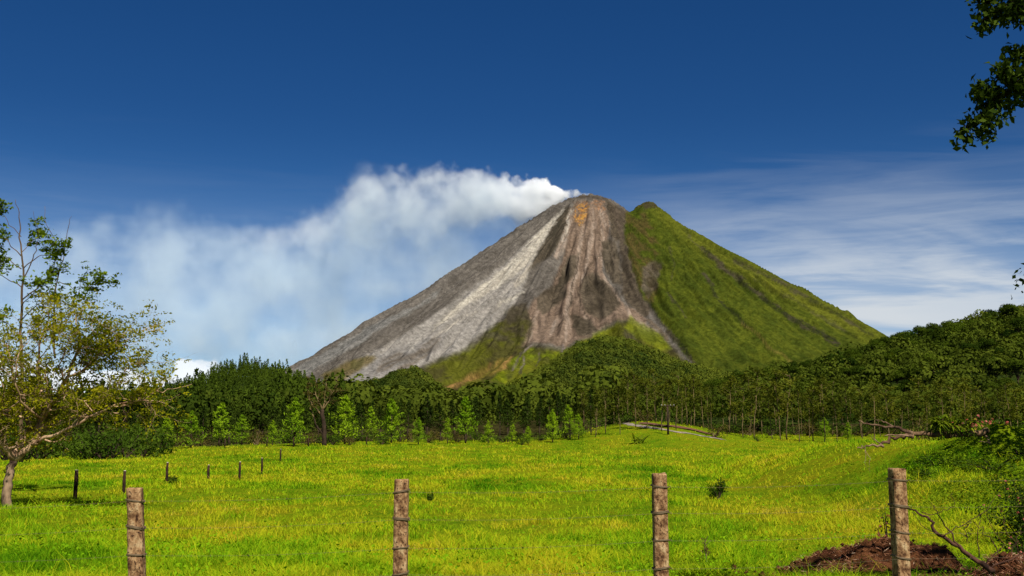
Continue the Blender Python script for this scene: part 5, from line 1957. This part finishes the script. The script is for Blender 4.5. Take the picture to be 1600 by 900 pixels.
# ------------------------------------------------------------------ grass
def mat_grass():
    m, nt, out = new_mat('meadow_grass')
    g_ = nt.new('ShaderNodeNewGeometry')
    p = g_.outputs['Position']
    big = nt.noise(nt.vmath('MULTIPLY', p, (0.15, 0.085, 0.0)), 1.0, 4.0, 0.6, 0.4)
    mid = nt.noise(nt.vmath('MULTIPLY', p, (0.8, 0.45, 0.0)), 1.0, 3.0, 0.6)
    at = nt.new('ShaderNodeAttribute', attribute_name='tint')
    f = nt.math('ADD', nt.math('ADD', nt.math('MULTIPLY', nt.math('MULTIPLY_ADD', nt.math('SUBTRACT', big, 0.5), 2.4, 0.5), 0.6), nt.math('MULTIPLY', nt.math('MULTIPLY_ADD', nt.math('SUBTRACT', mid, 0.5), 1.4, 0.5), 0.4)), nt.math('MULTIPLY', nt.math('SUBTRACT', at.outputs['Fac'], 0.5), 0.24))
    c = ramp(nt, f, [(0.26, (0.06, 0.18, 0.003)), (0.37, (0.14, 0.30, 0.005)), (0.47, (0.28, 0.42, 0.008)), (0.60, (0.43, 0.44, 0.012)), (0.76, (0.50, 0.39, 0.018)), (0.95, (0.60, 0.48, 0.08))])
    d = nt.new('ShaderNodeBsdfDiffuse')
    nt.link(c, d.inputs[0])
    t = nt.new('ShaderNodeBsdfTranslucent')
    nt.link(c, t.inputs[0])
    ms = nt.new('ShaderNodeMixShader')
    ms.inputs[0].default_value = 0.38
    nt.link(d.outputs[0], ms.inputs[1])
    nt.link(t.outputs[0], ms.inputs[2])
    nt.link(ms.outputs[0], out.inputs['Surface'])
    return m


M['grass'] = mat_grass()
soil_x = lambda px, Y: (px - 800) / FPX * Y


def grass_blades(name, label, ya, yb, n, hgt, wid, seed, spread=0.54):
    """blades sown so that the cover stays even from near to far: fewer but broader ones far off"""
    rg = np.random.default_rng(seed)
    u = rg.random(n)
    Y = 1.0 / (1.0 / ya + u * (1.0 / yb - 1.0 / ya))
    X = rg.uniform(-spread, spread, n) * Y
    # clumping
    cl = fbm(X * 1.3 + 11, Y * 1.0 + 5, 3, 0.6)
    keep_ = rg.random(n) < np.clip(0.25 + (cl - 0.3) * 2.2, 0.12, 1)
    # the heaps of soil stay bare
    keep_ &= ~((np.abs(X - 5.35) < 1.35) & (np.abs(Y - 17.0) < 1.0) & (rg.random(n) < 0.97))
    keep_ &= ~((np.abs(X - 6.9) < 0.75) & (np.abs(Y - 14.9) < 0.6) & (rg.random(n) < 0.95))
    # and the track
    for (pa, qa), (pb, qb) in zip(TRACK[:-1], TRACK[1:]):
        ax_, bx2 = (pa - 800) / FPX * qa, (pb - 800) / FPX * qb
        L_ = (bx2 - ax_) ** 2 + (qb - qa) ** 2
        t_ = np.clip(((X - ax_) * (bx2 - ax_) + (Y - qa) * (qb - qa)) / L_, 0, 1)
        keep_ &= np.hypot(X - ax_ - t_ * (bx2 - ax_), Y - qa - t_ * (qb - qa)) > 1.6
    # leaf litter instead of grass under the pines
    keep_ &= ~((Y > np.interp(X, [-35, -22], [188, 210])) & (X < 16) & (rg.random(n) < 0.93))
    X, Y, cl = X[keep_], Y[keep_], cl[keep_]
    n = len(X)
    Z = h_field(X, Y)
    ok = Z >= h_all(X, Y) - 0.02
    s = np.sqrt(Y / 16.0)
    big = fbm(X * 0.15, Y * 0.085, 3)
    tall = 0.6 + 1.3 * sst(cl, 0.4, 0.75) + 0.4 * sst(big, 0.45, 0.65)
    H = hgt * tall * rg.uniform(0.4, 1.3, n) * s ** 0.25 * (1 + 0.8 * (rg.random(n) < 0.05))
    Wd = wid * rg.uniform(0.6, 1.4, n) * s ** 1.9
    a = rg.uniform(0, 6.28, n)
    lean = rg.uniform(0.3, 1.9, n) * H
    la = a + rg.normal(size=n) * 0.7 + 1.57
    bx_, by_ = np.cos(a) * Wd * 0.5, np.sin(a) * Wd * 0.5
    lx, ly = np.cos(la) * lean, np.sin(la) * lean
    O = np.stack([X, Y, Z - 0.02], 1)
    z0 = np.zeros(n)
    v0 = O + np.stack([-bx_, -by_, z0], 1)
    v1 = O + np.stack([bx_, by_, z0], 1)
    mx = O + np.stack([lx * 0.35, ly * 0.35, H * 0.62], 1)
    v2 = mx + np.stack([bx_ * 0.8, by_ * 0.8, z0], 1)
    v3 = mx - np.stack([bx_ * 0.8, by_ * 0.8, z0], 1)
    v4 = O + np.stack([lx, ly, H], 1)
    V = np.stack([v0, v1, v2, v3, v4], 1)[ok].reshape(-1, 3)
    k = int(ok.sum())
    i = np.arange(k)[:, None] * 5
    g = Geo()
    tn = np.clip(rg.normal(0.5, 0.25, n)[ok] + (rg.random(k) < 0.05) * 0.8, 0, 1.4)
    g.add(V, i + [0, 1, 2, 3], i + [3, 2, 4], np.repeat(tn, 5))
    tag(g.obj(name, M['grass'], attr=True), label, 'grass', kind='stuff')


grass_blades('meadow_grass', 'bright yellow-green grass covering the meadow', 6.5, 60, 860000, 0.105, 0.0072, 101)
grass_blades('far_meadow_grass', 'sunlit grass of the far meadow up to the trees', 60, 236, 260000, 0.11, 0.008, 102, 0.50)

# coarse broad-leaved weeds in loose patches
rg = np.random.default_rng(110)
g = Geo()
pat = rg.uniform(0, 1, (240, 2))
Yp = 1 / (1 / 13 + pat[:, 0] * (1 / 70 - 1 / 13))
Xp = (pat[:, 1] - 0.5) * 1.04 * Yp
for x, y in zip(Xp, Yp):
    s = (y / 18) ** 0.5
    k = int(rg.integers(20, 50))
    c = np.stack([x + rg.normal(size=k) * 0.35 * s, y + rg.normal(size=k) * 0.5 * s, np.zeros(k)], 1)
    c[:, 2] = h_field(c[:, 0], c[:, 1]) + rg.uniform(0.05, 0.26, k) * s
    if abs(x - 5.4) < 1.6 and abs(y - 17) < 1.4:
        continue
    cards(g, c, 0.062 * s * rg.uniform(0.6, 1.3, k), [0, 0, 1.0], 0.7, 0.55, None, rg, rg.random() * 0.5)
# rough growth on the bank at the right
gb = Geo()
for _ in range(85):
    px_, py_ = rg.uniform(1430, 1640), rg.uniform(688, 800)
    if (px_ - 1430) / 210 + (py_ - 688) / 260 < 0.25:
        continue
    q = ground_at(px_, py_, 14, 60)
    k = int(rg.integers(40, 110))
    c = np.stack([q.x + rg.normal(size=k) * 0.28, q.y + rg.normal(size=k) * 0.35, np.zeros(k)], 1)
    c[:, 2] = h_field(c[:, 0], c[:, 1]) + np.abs(rg.normal(size=k)) * 0.16 + 0.03
    cards(gb, c, 0.085 * rg.uniform(0.6, 1.3, k), [0, 0, 1.0], 0.8, 0.45, None, rg, rg.random())
M['brambles'] = mat_leaf('bank_scrub_leaves', (0.02, 0.055, 0.004), (0.20, 0.29, 0.008), 0.25, 0.7, attr='tint')
tag(gb.obj('bank_undergrowth', M['brambles'], attr=True), 'rough leafy undergrowth covering the grassy bank at the right', 'undergrowth', kind='stuff')
M['weed'] = mat_leaf('broad_weed_leaves', (0.08, 0.22, 0.004), (0.26, 0.42, 0.006), 0.3, 1.0, attr='tint')
tag(g.obj('broad_leaved_weeds', M['weed'], attr=True), 'patches of greener broad-leaved weeds in the grass', 'weeds', kind='stuff')
